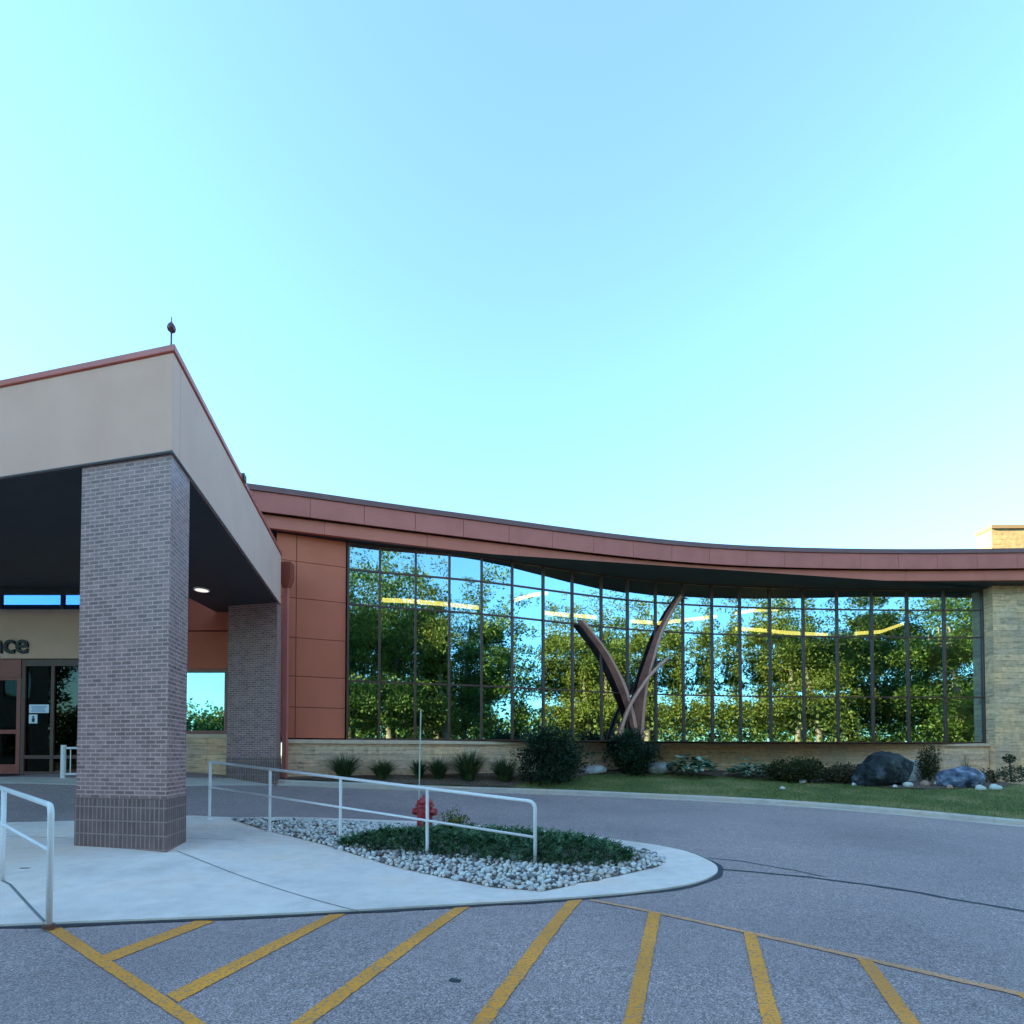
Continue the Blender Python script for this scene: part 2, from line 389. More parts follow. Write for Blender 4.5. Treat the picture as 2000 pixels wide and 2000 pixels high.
# ------------------------------------------------------------------ mesh helpers
class MB:
    def __init__(s): s.v = []; s.f = []

    def add(s, vs, fs):
        o = len(s.v); s.v += [tuple(v) for v in vs]; s.f += [tuple(i + o for i in f) for f in fs]

    def hexa(s, p):       # 8 corners: bottom loop then top loop
        s.add(p, [(0, 3, 2, 1), (4, 5, 6, 7), (0, 1, 5, 4), (1, 2, 6, 5), (2, 3, 7, 6), (3, 0, 4, 7)])

    def box(s, x0, x1, y0, y1, z0, z1):
        s.hexa([(x0, y0, z0), (x1, y0, z0), (x1, y1, z0), (x0, y1, z0), (x0, y0, z1), (x1, y0, z1), (x1, y1, z1), (x0, y1, z1)])

    def obox(s, o, ux, uy, x0, x1, y0, y1, z0, z1):   # oriented box on axes ux, uy from o
        P = lambda a, b, c: Vector(o) + ux * a + uy * b + Vector((0, 0, c))
        s.hexa([P(x0, y0, z0), P(x1, y0, z0), P(x1, y1, z0), P(x0, y1, z0), P(x0, y0, z1), P(x1, y0, z1), P(x1, y1, z1), P(x0, y1, z1)])

    def prism(s, poly, z0, z1):
        n = len(poly)
        s.add([(p[0], p[1], z0) for p in poly] + [(p[0], p[1], z1) for p in poly],
              [tuple(reversed(range(n))), tuple(range(n, 2 * n))] + [(i, (i + 1) % n, n + (i + 1) % n, n + i) for i in range(n)])

    def sweep(s, path, prof):     # path: list of (point, normal); prof: closed list of (offset, z)
        k = len(prof); vs = []
        for p, nn in path:
            for d, z in prof: vs.append((p.x + nn.x * d, p.y + nn.y * d, p.z + z))
        fs = [tuple(range(k - 1, -1, -1)), tuple((len(path) - 1) * k + i for i in range(k))]
        for i in range(len(path) - 1):
            for j in range(k):
                a = i * k + j; b2 = i * k + (j + 1) % k
                fs.append((a, b2, b2 + k, a + k))
        s.add(vs, fs)

    def tube(s, pts, rad, seg=8, cap=True):
        pts = [Vector(p) for p in pts]
        if isinstance(rad, (int, float)): rad = [rad] * len(pts)
        vs = []; up = None
        for i, p in enumerate(pts):
            d = (pts[min(i + 1, len(pts) - 1)] - pts[max(i - 1, 0)]).normalized()
            if up is None: up = Vector((0, 0, 1)) if abs(d.z) < .9 else Vector((1, 0, 0))
            a = d.cross(up).normalized(); b2 = a.cross(d).normalized(); up = b2
            for j in range(seg):
                t = 2 * math.pi * j / seg
                vs.append(p + (a * math.cos(t) + b2 * math.sin(t)) * rad[i])
        fs = []
        for i in range(len(pts) - 1):
            for j in range(seg):
                fs.append((i * seg + j, i * seg + (j + 1) % seg, (i + 1) * seg + (j + 1) % seg, (i + 1) * seg + j))
        if cap:
            fs.append(tuple(range(seg - 1, -1, -1))); fs.append(tuple((len(pts) - 1) * seg + j for j in range(seg)))
        s.add(vs, fs)

    def lathe(s, c, prof, seg=16):
        vs = []; fs = []
        for r, z in prof:
            for j in range(seg):
                t = 2 * math.pi * j / seg
                vs.append((c[0] + r * math.cos(t), c[1] + r * math.sin(t), c[2] + z))
        for i in range(len(prof) - 1):
            for j in range(seg):
                fs.append((i * seg + j, i * seg + (j + 1) % seg, (i + 1) * seg + (j + 1) % seg, (i + 1) * seg + j))
        fs.append(tuple(range(seg - 1, -1, -1))); fs.append(tuple((len(prof) - 1) * seg + j for j in range(seg)))
        s.add(vs, fs)

    def build(s, name, mat, parent=None, smooth=False, uv=False, bevel=0.0):
        me = bpy.data.meshes.new(name); me.from_pydata(s.v, [], s.f); me.update()
        o = bpy.data.objects.new(name, me); COL.objects.link(o)
        me.materials.append(mat)
        if smooth: me.polygons.foreach_set('use_smooth', [True] * len(me.polygons))
        if uv: box_uv(me)
        if parent is not None:
            o.parent = parent
            o.matrix_parent_inverse = Matrix.Translation(-parent.location)
        if bevel:
            md = o.modifiers.new('bevel', 'BEVEL'); md.width = bevel; md.segments = 2; md.limit_method = 'ANGLE'; md.angle_limit = R(40)
        return o


def box_uv(me):
    l = me.uv_layers.new(name='uv')
    for p in me.polygons:
        n = p.normal
        if abs(n.z) > .8:
            for li in p.loop_indices:
                c = me.vertices[me.loops[li].vertex_index].co; l.data[li].uv = (c.x, c.y)
        else:
            t = Vector((-n.y, n.x, 0)).normalized()
            for li in p.loop_indices:
                c = me.vertices[me.loops[li].vertex_index].co
                l.data[li].uv = (c.x * t.x + c.y * t.y, c.z)


def tag(o, label=None, cat=None, group=None, kind=None):
    if label: o['label'] = label
    if cat: o['category'] = cat
    if group: o['group'] = group
    if kind: o['kind'] = kind
    return o


def thing(name, loc, label, cat, group=None):
    o = bpy.data.objects.new(name, None); COL.objects.link(o)
    o.location = loc; o.empty_display_size = .2
    return tag(o, label, cat, group)


def dup(root, loc, rz=0.0, label=None, sc=1.0):
    r = root.copy(); COL.objects.link(r); r.location = loc; r.rotation_euler = (0, 0, rz); r.scale = (sc, sc, sc)
    if label: r['label'] = label
    for ch in list(root.children):
        c = ch.copy(); COL.objects.link(c); c.parent = r; c.matrix_parent_inverse = ch.matrix_parent_inverse.copy()
        for g in list(ch.children):
            d = g.copy(); COL.objects.link(d); d.parent = c
    return r


def sheet(name, mat, poly_fn, nx, ny):
    m = MB()
    vs = [poly_fn(i / nx, j / ny) for j in range(ny + 1) for i in range(nx + 1)]
    fs = [(j * (nx + 1) + i, j * (nx + 1) + i + 1, (j + 1) * (nx + 1) + i + 1, (j + 1) * (nx + 1) + i) for j in range(ny) for i in range(nx)]
    m.add(vs, fs)
    return m.build(name, mat, smooth=True)


def inside(p, poly):
    c = False; n = len(poly)
    for i in range(n):
        a, b2 = poly[i], poly[(i + 1) % n]
        if (a[1] > p[1]) != (b2[1] > p[1]) and p[0] < (b2[0] - a[0]) * (p[1] - a[1]) / (b2[1] - a[1]) + a[0]: c = not c
    return c


def smooth_loop(pts, k=4):
    out = []; n = len(pts)
    for i in range(n):
        p0, p1, p2, p3 = (Vector(pts[(i + j - 1) % n][:2]) for j in range(4))
        for q in range(k):
            t = q / k
            out.append(0.5 * ((2 * p1) + (p2 - p0) * t + (2 * p0 - 5 * p1 + 4 * p2 - p3) * t * t + (3 * p1 - p0 - 3 * p2 + p3) * t ** 3))
    return out


def poly_sheet(name, mat, poly, zf, skirt=0.0, cell=.3):
    """a sheet with the outline poly (2-D), draped on zf, with a skirt going down"""
    import bmesh
    from mathutils.geometry import delaunay_2d_cdt
    pts = [Vector((p[0], p[1])) for p in poly]; n = len(pts)
    xs = [p.x for p in pts]; ys = [p.y for p in pts]
    extra = []
    x = min(xs) + cell / 2
    while x < max(xs):
        y = min(ys) + cell / 2
        while y < max(ys):
            if inside((x, y), pts) and min((p - Vector((x, y))).length for p in pts) > cell * .3: extra.append(Vector((x, y)))
            y += cell
        x += cell
    r = delaunay_2d_cdt(pts + extra, [(i, (i + 1) % n) for i in range(n)], [], 1, 1e-5)
    vs = [(v.x, v.y, zf(v.x, v.y)) for v in r[0]]
    m = MB(); m.add(vs, [tuple(f) for f in r[2]])
    if skirt:
        b = [(p.x, p.y) for p in pts]
        top = [(x, y, zf(x, y)) for x, y in b]; bot = [(x, y, zf(x, y) - skirt) for x, y in b]
        m.add(top + bot, [(i, n + i, n + (i + 1) % n, (i + 1) % n) for i in range(n)])
    o = m.build(name, mat)
    bm = bmesh.new(); bm.from_mesh(o.data); bmesh.ops.recalc_face_normals(bm, faces=bm.faces)
    ups = sum(f.normal.z * f.calc_area() for f in bm.faces)
    if ups < 0: bmesh.ops.reverse_faces(bm, faces=bm.faces)
    bm.to_mesh(o.data); bm.free()
    return o


# ------------------------------------------------------------------ ground, road, pavement
def gfn(u, v):
    f = lambda t: math.copysign(abs(2 * t - 1) ** 3, t - .5) * 1500
    x, y = f(u), f(v); return (x, y, road_z(x, y) - .12)
tag(sheet('ground', M['ground'], gfn, 120, 120), kind='structure')
road = tag(sheet('road', M['asphalt'], lambda u, v: (lambda x, y: (x, y, road_z(x, y)))(-44 + 66.5 * u, -8 + 34 * v), 133, 68), kind='structure')


def strip(poly4, zoff, nseg=14):
    """painted strip on the road from a pixel quad: (start a, start b, end b, end a)"""
    A, B, Cc, Dd = [ground(*p, road_z) for p in poly4]
    return A, B, Cc, Dd


def paint(quad, mat, extend=0.0, name='painted_line'):
    A, B, C2, D2 = [ground(*p, road_z) for p in quad]
    C2 = B + (C2 - B) * (1 + extend); D2 = A + (D2 - A) * (1 + extend)
    m = MB(); n = 110; vs = []; fs = []
    for i in range(n + 1):
        t = i / n
        j1 = (noise.noise((i * .7, A.x * 3, 0)) * .014); j2 = (noise.noise((i * .7, A.x * 3, 9)) * .014)
        a = A.lerp(D2, t); b2 = B.lerp(C2, t)
        w = (b2 - a).normalized()
        for k in range(3):
            p = (a - w * j1).lerp(b2 + w * j2, k / 2); vs.append((p.x, p.y, road_z(p.x, p.y) + .006))
    for i in range(n):
        for k in range(2):
            fs.append((i * 3 + k, i * 3 + k + 1, (i + 1) * 3 + k + 1, (i + 1) * 3 + k))
    m.add(vs, fs)
    return m.build(name, mat, road)


LINES = [([(79, 1808), (112, 1806), (402, 2000), (360, 2000)], .6), ([(420, 1800), (385, 1798), (194, 1869), (212, 1881)], 0),
         ([(685, 1781), (650, 1784), (325, 1944), (348, 1959)], 0), ([(921, 1770), (894, 1770), (568, 2000), (611, 2000)], .5),
         ([(1138, 1757), (1110, 1759), (921, 2000), (958, 2000)], .5), ([(1267, 1782), (1291, 1784), (1252, 2000), (1217, 2000)], .5),
         ([(1452, 1822), (1477, 1825), (1526, 2000), (1489, 2000)], .5), ([(1672, 1871), (1704, 1878), (1797, 2000), (1761, 2000)], .5),
         ([(1983, 1939), (2018, 1948), (2095, 2000), (2055, 2000)], .3)]
for q, e in LINES: paint(q, M['yellow'], e)
paint([(1152, 1757), (1156, 1760.5), (1990, 1946), (1992, 1938)], M['paleyellow'], .12)
# sealed cracks
M['seal_shadow'] = noise_mat('sealant_and_shadow', two((.035, .035, .045)), 12, .6)  # tar on the cracks, and the painted shadow along the pavement edge
def crack(pts, w, name='sealed_crack'):
    P = [ground(x, y, road_z) for x, y in pts]
    m = MB(); vs = []
    Q = []
    for i in range(len(P) - 1):
        for k in range(8): Q.append(P[i].lerp(P[i + 1], k / 8))
    Q.append(P[-1])
    for i, p in enumerate(Q):
        d = (Q[min(i + 1, len(Q) - 1)] - Q[max(i - 1, 0)]); nn = Vector((-d.y, d.x, 0)).normalized()
        j = noise.noise((p.x * 2.1, p.y * 2.1, w * 90)) * .05
        ww = w * (.7 + .6 * abs(noise.noise((p.x * 3, p.y * 3, 4))))
        for s in (-1, 1):
            q = p + nn * (j + s * ww); vs.append((q.x, q.y, road_z(q.x, q.y) + .005))
    m.add(vs, [(2 * i, 2 * i + 1, 2 * i + 3, 2 * i + 2) for i in range(len(Q) - 1)])
    return m.build(name, M['seal_shadow'], road)
crack([(1402, 1698), (1480, 1704), (1580, 1714), (1680, 1727), (1800, 1745), (1900, 1763), (2060, 1790)], .042)
crack([(1385, 1676), (1450, 1683), (1550, 1700), (1610, 1712)], .018)
crack([(878, 1914), (900, 1917)], .03, 'tar_spot')

# island pavement
ISL = [(-420, 1860), (-150, 1823), (0, 1811), (250, 1801), (450, 1793), (700, 1781), (910, 1769), (1140, 1755), (1260, 1744), (1345, 1731), (1388, 1716),
       (1402, 1702), (1390, 1687), (1345, 1667), (1290, 1655), (1232, 1646), (1100, 1629), (900, 1611), (700, 1602), (560, 1598), (430, 1598), (200, 1603), (0, 1609), (-200, 1620), (-420, 1640)]
isl = [ground(x, y, road_z) for x, y in ISL]
core = smooth_loop(isl[1:-1], 4)[:-4]
isl2 = [isl[0].xy] + core + [isl[-1].xy]
sidewalk = tag(poly_sheet('sidewalk', M['concrete'], isl2, pad_z, .12, .35), kind='structure')
def joint(a, b2, w=.008, zf=pad_z, par=None, name='joint'):
    A, B = ground(*a, zf), ground(*b2, zf); m = MB(); vs = []; d = B - A; nn = Vector((-d.y, d.x, 0)).normalized() * w
    for i in range(25):
        p = A.lerp(B, i / 24)
        for s in (-1, 1):
            q = p + nn * s; vs.append((q.x, q.y, zf(q.x, q.y) + .004))
    m.add(vs, [(2 * i, 2 * i + 1, 2 * i + 3, 2 * i + 2) for i in range(24)])
    return m.build(name, M['jointmat'], par or sidewalk)
M['jointmat'] = noise_mat('joint_shadow', two((.2, .2, .2)), 9, .9)
joint((345, 1662), (700, 1780), .007)
joint((366, 1637), (480, 1642), .007)
joint((20, 1728), (88, 1801), .012)
joint((-60, 1690), (20, 1728), .012)
joint((150, 1638), (-60, 1632), .007)
# dark strip painting in the shadow where the pavement meets the road
m = MB(); vs = []
edge = [Vector((p[0], p[1], 0)) for p in isl2]
for i, p in enumerate(edge[:-1]):
    d = edge[i + 1] - edge[max(i - 1, 0)]; nn = Vector((d.y, -d.x, 0)).normalized()
    for w in (-.02, .075 + .04 * noise.noise((p.x * 2, p.y * 2, 0))):
        q = p + nn * w; vs.append((q.x, q.y, road_z(q.x, q.y) + .008))
m.add(vs, [(2 * i, 2 * i + 1, 2 * i + 3, 2 * i + 2) for i in range(len(edge) - 2)])
m.build('edge_shadow', M['seal_shadow'], road)
# concrete apron in front of the entrance
ap = [ground(x, y, road_z) for x, y in ((-300, 1519), (60, 1519), (300, 1521), (450, 1521), (545, 1524), (600, 1532), (520, 1534), (300, 1538), (-300, 1541))]
ap = [p.xy for p in ap]
tag(poly_sheet('walkway', M['kerb'], ap, lambda x, y: road_z(x, y) + .02, .03, .4), kind='structure')
# oil lid / drain mark on the pavement near the left rail
P = ground(47, 1696, pad_z)
m = MB(); m.add([(P.x - .06, P.y - .02, P.z + .005), (P.x + .05, P.y - .01, P.z + .005), (P.x + .07, P.y + .03, P.z + .005), (P.x - .04, P.y + .02, P.z + .005)], [(0, 1, 2, 3)])
m.build('stain', M['seal_shadow'], sidewalk)

# kerb along the bed, lawn, mulch
XS = [-7.05 + i * (24.5 / 120) for i in range(121)]
kp = []
for x in XS:
    p = KERB.p(x); p.z = road_z(p.x, p.y); kp.append((p, KERB.n(x)))
m = MB()
seg = 10
for i in range(0, 120, seg):
    ch = kp[i:i + seg + 1]
    ch = [(q.copy(), nn) for q, nn in ch]
    dd = (ch[1][0] - ch[0][0]).normalized() * .006
    ch[0][0].xy += dd.xy
    m.sweep(ch, [(.02, -.1), (.02, .09), (-.01, .125), (-.14, .13), (-.14, -.1)])
tag(m.build('kerb', M['kerb'], bevel=0), kind='structure')
m = MB()
m.sweep(kp, [(.32, -.05), (.32, .008), (.02, .006), (.02, -.05)])
tag(m.build('gutter', M['kerb']), kind='structure')
def lawnfn(u, v):
    x = -7.05 + 24.5 * u; a = KERB(x) + .05; b2 = WALL(x) + .3
    y = a + (b2 - a) * v; return (x, y, lawn_z(x, y) - .015 * (1 - v))
BP = [ground(px, py, lawn_z) for px, py in ((1010, 1535), (1080, 1524), (1160, 1515), (1250, 1512), (1400, 1516), (1550, 1527), (1640, 1532), (1750, 1541), (1880, 1542), (1960, 1538), (2040, 1530))]
def bedline(x):            # front edge of the mulch bed
    k = KERB(x) + .05
    if x <= BP[0].x: return k
    y = float(np.interp(x, [p.x for p in BP], [p.y for p in BP]))
    return min(max(y + .1 * math.sin(x * 2.3), k), WALL(x) - .5)
tag(sheet('lawn', M['lawn'], lawnfn, 160, 40), kind='structure')
def bedfn(u, v):
    x = -7.05 + 24.5 * u; a = bedline(x) + .12; b2 = WALL(x) + .2
    y = a + (b2 - a) * v; return (x, y, lawn_z(x, y) + .015 + .03 * noise.noise((x * 2, y * 2, 0)))
tag(sheet('mulch_bed', M['mulch'], bedfn, 200, 30), kind='structure')
# grass blades
rng = random.Random(3); m = MB(); vs = []; fs = []
while len(fs) < 30000:
    x = rng.uniform(-.6, 17.4); k = KERB(x) + .16; y = rng.uniform(k, bedline(x) + .15)
    if y <= k or rng.random() > min(1, (bedline(x) - k) / 6 + .05): continue
    z = lawn_z(x, y) - .02; h = rng.uniform(.04, .085); a = rng.uniform(0, 6.28); w = .008
    lx, ly = rng.uniform(-.04, .04), rng.uniform(-.04, .04); o = len(vs)
    vs += [(x - w * math.cos(a), y - w * math.sin(a), z), (x + w * math.cos(a), y + w * math.sin(a), z), (x + lx, y + ly, z + h)]
    fs.append((o, o + 1, o + 2))
m.v, m.f = vs, fs
tag(m.build('grass', M['grassblade']), 'short green lawn grass between kerb and planting bed', 'grass', kind='stuff')

# ------------------------------------------------------------------ gravel and juniper on the island
def poly_at(pl, fn): return [ground(x, y, fn).xy for x, y in pl]
GR = poly_at([(452, 1600), (520, 1622), (640, 1652), (740, 1684), (880, 1717), (960, 1733), (1060, 1741), (1130, 1727), (1220, 1708), (1285, 1693),
              (1300, 1680), (1262, 1662), (1190, 1646), (1080, 1630), (900, 1615), (700, 1606), (560, 1602)], pad_z)
def edge_d(x, y, poly): 
    best = 9; n = len(poly); q = Vector((x, y))
    for i in range(n):
        a, b2 = poly[i], poly[(i + 1) % n]; d = b2 - a; t = min(max((q - a).dot(d) / d.length_squared, 0), 1); best = min(best, (a + d * t - q).length)
    return best
def mound(x, y): return pad_z(x, y) + .005 + .10 * min(edge_d(x, y, GR) / .9, 1)
tag(poly_sheet('gravel_base', M['mulch'], GR, mound, 0, .25), kind='structure')
import bmesh as _b
def ico(sub):
    bm = _b.new(); _b.ops.create_icosphere(bm, subdivisions=sub, radius=1); v = [x.co.copy() for x in bm.verts]; f = [tuple(q.index for q in p.verts) for p in bm.faces]; bm.free(); return v, f
I1 = ico(1); I2 = ico(2); I3 = ico(3)
def stone(mb, c, r, rng, base=I1, flat=.65, jit=.25):
    rx, ry, rz = r * rng.uniform(.75, 1.3), r * rng.uniform(.75, 1.2), r * flat * rng.uniform(.8, 1.2)
    rot = Matrix.Rotation(rng.uniform(0, 6.28), 3, 'Z') @ Matrix.Rotation(rng.uniform(-.4, .4), 3, 'X'); o = rng.uniform(0, 99)
    vs = []
    for v in base[0]:
        k = 1 + jit * noise.noise(v * 1.1 + Vector((o, o, o)))
        vs.append(Vector(c) + rot @ Vector((v.x * rx * k, v.y * ry * k, v.z * rz * k)))
    mb.add(vs, base[1])
rng = random.Random(5); m = MB()
gx = [p.x for p in GR]; gy = [p.y for p in GR]; cnt = 0
occ = {}
tries = 0
while cnt < 3600 and tries < 60000:
    tries += 1
    x, y = rng.uniform(min(gx), max(gx)), rng.uniform(min(gy), max(gy))
    if not inside((x, y), GR): continue
    r = rng.uniform(.024, .05) * (1.15 if rng.random() < .2 else 1); ok = True
    for i in range(-1, 2):
        for j in range(-1, 2):
            for (a, b2, rr) in occ.get((int(x / .1) + i, int(y / .1) + j), ()):
                if (a - x) ** 2 + (b2 - y) ** 2 < ((r + rr) * .8) ** 2: ok = False
    if not ok: continue
    occ.setdefault((int(x / .1), int(y / .1)), []).append((x, y, r))
    stone(m, (x, y, mound(x, y) + r * .35), r, rng, I1, .75, .35); cnt += 1
tag(m.build('gravel', M['gravel'], smooth=True), 'pale river stones spread around the green ground cover on the island', 'gravel', kind='stuff')

JU = smooth_loop([Vector((*p, 0)) for p in poly_at([(655, 1650), (700, 1640), (760, 1632), (900, 1630), (1080, 1640), (1190, 1658), (1240, 1680), (1180, 1694), (1050, 1690), (930, 1680), (800, 1668), (700, 1660)], mound)], 3)
jx = [p.x for p in JU]; jy = [p.y for p in JU]
def sprig(vs, fs, p, d, L, w, rng, n=5):
    side = d.cross(Vector((0, 0, 1)));
    if side.length < .05: side = Vector((1, 0, 0))
    side.normalize(); upv = side.cross(d)
    for k in range(n):
        t = (k + .4) / n; b0 = p + d * L * t; s = 1 if k % 2 else -1
        tip = b0 + (d * .6 + side * s * .7 + upv * rng.uniform(-.1, .5)) * L * .38
        o = len(vs); q = (d * .5 - side * s * .5).normalized() * w
        vs += [b0 - q, b0 + q, tip]; fs.append((o, o + 1, o + 2))
    o = len(vs); vs += [p - side * w, p + side * w, p + d * L]; fs.append((o, o + 1, o + 2))
rng = random.Random(8); vs = []; fs = []; c = 0
while c < 4200:
    x, y = rng.uniform(min(jx), max(jx)), rng.uniform(min(jy), max(jy))
    if not inside((x, y), JU): continue
    e = edge_d(x, y, JU); h = .26 * min(e / .5, 1) ** .6 * (.75 + .5 * abs(noise.noise((x * 1.6, y * 1.6, 2))))
    z = mound(x, y) + h * rng.uniform(.45, 1)
    a = rng.uniform(0, 6.28); d = Vector((math.cos(a), math.sin(a), rng.uniform(.15, .7))).normalized()
    sprig(vs, fs, Vector((x, y, z)), d, rng.uniform(.1, .2), .012, rng, 6); c += 1
m = MB(); m.v = vs; m.f = fs
jun = tag(m.build('ground_cover', M['juniper']), 'low spreading dark green juniper mat in the gravel island', 'ground cover', kind='stuff')

# ------------------------------------------------------------------ handrails
RAD = .026
def bent(pts, r=.12, k=6):
    P = [Vector(p) for p in pts]; out = [P[0]]
    for i in range(1, len(P) - 1):
        a = P[i] + (P[i - 1] - P[i]).normalized() * r; b2 = P[i] + (P[i + 1] - P[i]).normalized() * r
        for j in range(k + 1):
            t = j / k; out.append(a * (1 - t) ** 2 + P[i] * 2 * t * (1 - t) + b2 * t * t)
    return out + [P[-1]]
def rail_pt(px):        # the right-hand rail runs straight from (-6, 10.7) to (.33, 7.6)
    u = (px - 1000) / F; Y = (10.7 - .49 * 6) / (1 + .49 * u); return u * Y, Y
tops = {411: 1488, 528: 1501, 666: 1519, 835: 1541, 1045: 1566}
rail = thing('handrail', (*rail_pt(666), pad_z(*rail_pt(666))), 'long white pipe handrail running from the gravel island back to the entrance drive', 'handrail')
tp = {}
for px, py in tops.items():
    x, y = rail_pt(px); tp[px] = at(px, py, y); tp[px].x, tp[px].y = x, y
pxs = sorted(tops)
def zline(x): return tp[411].z + (tp[1045].z - tp[411].z) * (x - tp[411].x) / (tp[1045].x - tp[411].x)
for px in pxs[:-1]:
    x, y = tp[px].xy; m = MB(); m.tube([(x, y, pad_z(x, y) - .15), (x, y, zline(x) - .01)], RAD, 12)
    m.lathe((x, y, 0), [(.065, pad_z(x, y) - .01), (.065, pad_z(x, y) + .012), (.03, pad_z(x, y) + .02)], 14) if px < 560 else None
    m.build('post', M['white'], rail, smooth=False)
a, b2 = tp[411], tp[1045]
za, zb = zline(a.x), zline(b2.x)
m = MB(); m.tube(bent([(a.x, a.y, za), (b2.x, b2.y, zb), (b2.x, b2.y, pad_z(b2.x, b2.y) - .1)], .11), RAD, 12); m.build('top_rail', M['white'], rail, smooth=True)
m = MB(); m.tube([(a.x, a.y, za - .5), (b2.x, b2.y, zb - .5)], .02, 10); m.build('mid_rail', M['white'], rail, smooth=True)
# left rail
p1 = at(100, 1573, 4.95); p0 = at(8, 1541, 6.4)
dv = (p0 - p1); p2 = p1 + dv * 2.6
lr = thing('handrail', (p1.x, p1.y, pad_z(p1.x, p1.y)), 'short white pipe handrail cut off by the left edge beside the pavement ramp', 'handrail')
m = MB(); m.tube(bent([p2, p1, (p1.x, p1.y, pad_z(p1.x, p1.y) - .05)], .1), RAD, 12); m.build('top_rail', M['white'], lr, smooth=True)
m = MB(); m.tube([p2 - Vector((0, 0, .42)), p1 - Vector((0, 0, .42))], .016, 10); m.build('mid_rail', M['white'], lr, smooth=True)
for k in (1.0, 2.6):
    q = p1 + dv * k; m = MB(); m.tube([(q.x, q.y, pad_z(q.x, q.y) - .05), (q.x, q.y, q.z)], RAD, 12); m.build('post', M['white'], lr, smooth=True)
m = MB(); m.lathe((p1.x, p1.y, pad_z(p1.x, p1.y)), [(.05, -.01), (.05, .02), (.03, .03)], 14); m.build('base_collar', noise_mat('rusted_collar', two((.16, .06, .04)), 9, .8), lr)

# ------------------------------------------------------------------ canopy
U = Vector((math.cos(R(13.1)), -math.sin(R(13.1)), 0)); V = Vector((math.sin(R(-13.1)), math.cos(R(13.1)), 0))
CO = at(336, 880, 7.85)                # outer lower corner of the canopy fascia
ZF = CO.z; ZT = at(336, 688, 7.85).z
CO0 = Vector((CO.x, CO.y, 0))
LEN = 8.35; WID = 14.0
can = thing('entrance_canopy', (CO.x, CO.y, 0), 'tan stucco drive-through canopy with red coping on brick piers', 'canopy')
def L2(a, b2): p = CO0 + U * a + V * b2; return (p.x, p.y)
m = MB(); m.obox(CO0, U, V, -WID, 0, 0, .3, ZF, ZT); m.build('front_fascia', M['stucco'], can, bevel=.012)
m = MB(); m.obox(CO0, U, V, -.3, 0, .302, LEN, ZF, ZT); m.build('side_fascia', M['stucco'], can, bevel=.012)
m = MB()
m.obox(CO0, U, V, -WID, .035, -.035, .34, ZT + .001, ZT + .1)
m.obox(CO0, U, V, -.34, .036, .341, LEN + .03, ZT + .002, ZT + .101)
m.build('coping', M['redmetal'], can, bevel=.01)
m = MB(); m.obox(CO0, U, V, -WID, .012, -.012, 0, ZF - .025, ZF - .001); m.obox(CO0, U, V, 0, .012, .0005, LEN, ZF - .0252, ZF - .0012)
m.build('drip_edge', M['dsteel'], can)
# soffit: ends short of the entrance wall on the left, meets the red wall on the right
bk = CO0 + V * LEN
poly = [L2(-WID, .05), L2(-.05, .05), L2(-.05, LEN - .03), L2(-2.3, LEN + .5), (L2(-2.3, LEN)[0], 14.25), (-19, 14.25)]
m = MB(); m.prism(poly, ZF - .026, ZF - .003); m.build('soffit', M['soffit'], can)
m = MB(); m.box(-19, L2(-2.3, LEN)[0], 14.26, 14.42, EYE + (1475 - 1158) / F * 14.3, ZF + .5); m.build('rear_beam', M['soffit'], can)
# roof inside the parapet
r0 = [L2(-WID, .36), L2(-3.0, .36), L2(-3.0, LEN - .2), L2(-WID, LEN - .2)]; r1 = [L2(-WID, 3.4), L2(-5.4, 3.4), L2(-5.4, LEN - 3), L2(-WID, LEN - 3)]
m = MB(); m.hexa([(*p, ZT + .08) for p in r0] + [(*p, ZT + 2.8) for p in r1]); m.build('roof', M['dsteel'], can)
m = MB(); m.box(-19, -11.2, 14.6, 14.612, 5.6, ZF + .4); cl = m.build('clerestory', M['blueglass'], can)
for gx_ in (-16.4, -14.0, -12.3):
    m = MB(); m.box(gx_, gx_ + .06, 14.55, 14.66, 5.6, ZF + .4); m.build('clerestory_bar', M['dsteel'], cl)
# piers
def pier(off):
    o = CO0 + U * -.03 + V * (.05 + off)
    zb = min(road_z(*(o - U * 1.7).xy), road_z(*o.xy), road_z(*(o + V * .8).xy)) - .1
    zs = road_z(*o.xy) + .075 + .72
    m = MB(); m.obox(o, U, V, -1.68, 0, 0, .76, zs, ZF + .05 if off else ZF - .0262)
    ob = m.build('brick_pier', M['brick'], can, uv=True)
    m = MB(); m.obox(o, U, V, -1.695, .015, -.015, .775, zb, zs - .002); m.build('soldier_course_base', M['soldier'], ob, uv=True)
    return ob
pier(0); pier(7.95)
# finial
fb = CO0 + U * -.1 + V * .12 + Vector((0, 0, ZT + .1))
m = MB(); m.lathe(fb, [(.11, 0), (.08, .05), (.02, .1), (.012, .14), (.012, .3), (.02, .31), (.05, .335), (.062, .375), (.05, .415), (.02, .46), (.008, .47), (.006, .55)], 14)
m.build('finial', noise_mat('finial_metal', two((.16, .04, .06)), 6, .3), can, smooth=True)
# second small rod fitting on the side coping
q = CO0 + U * .02 + V * 3.9 + Vector((0, 0, ZT + .03)); m = MB(); m.obox(q, U, V, -.02, .06, -.1, .1, -.02, .12); m.build('coping_clip', M['dsteel'], can)
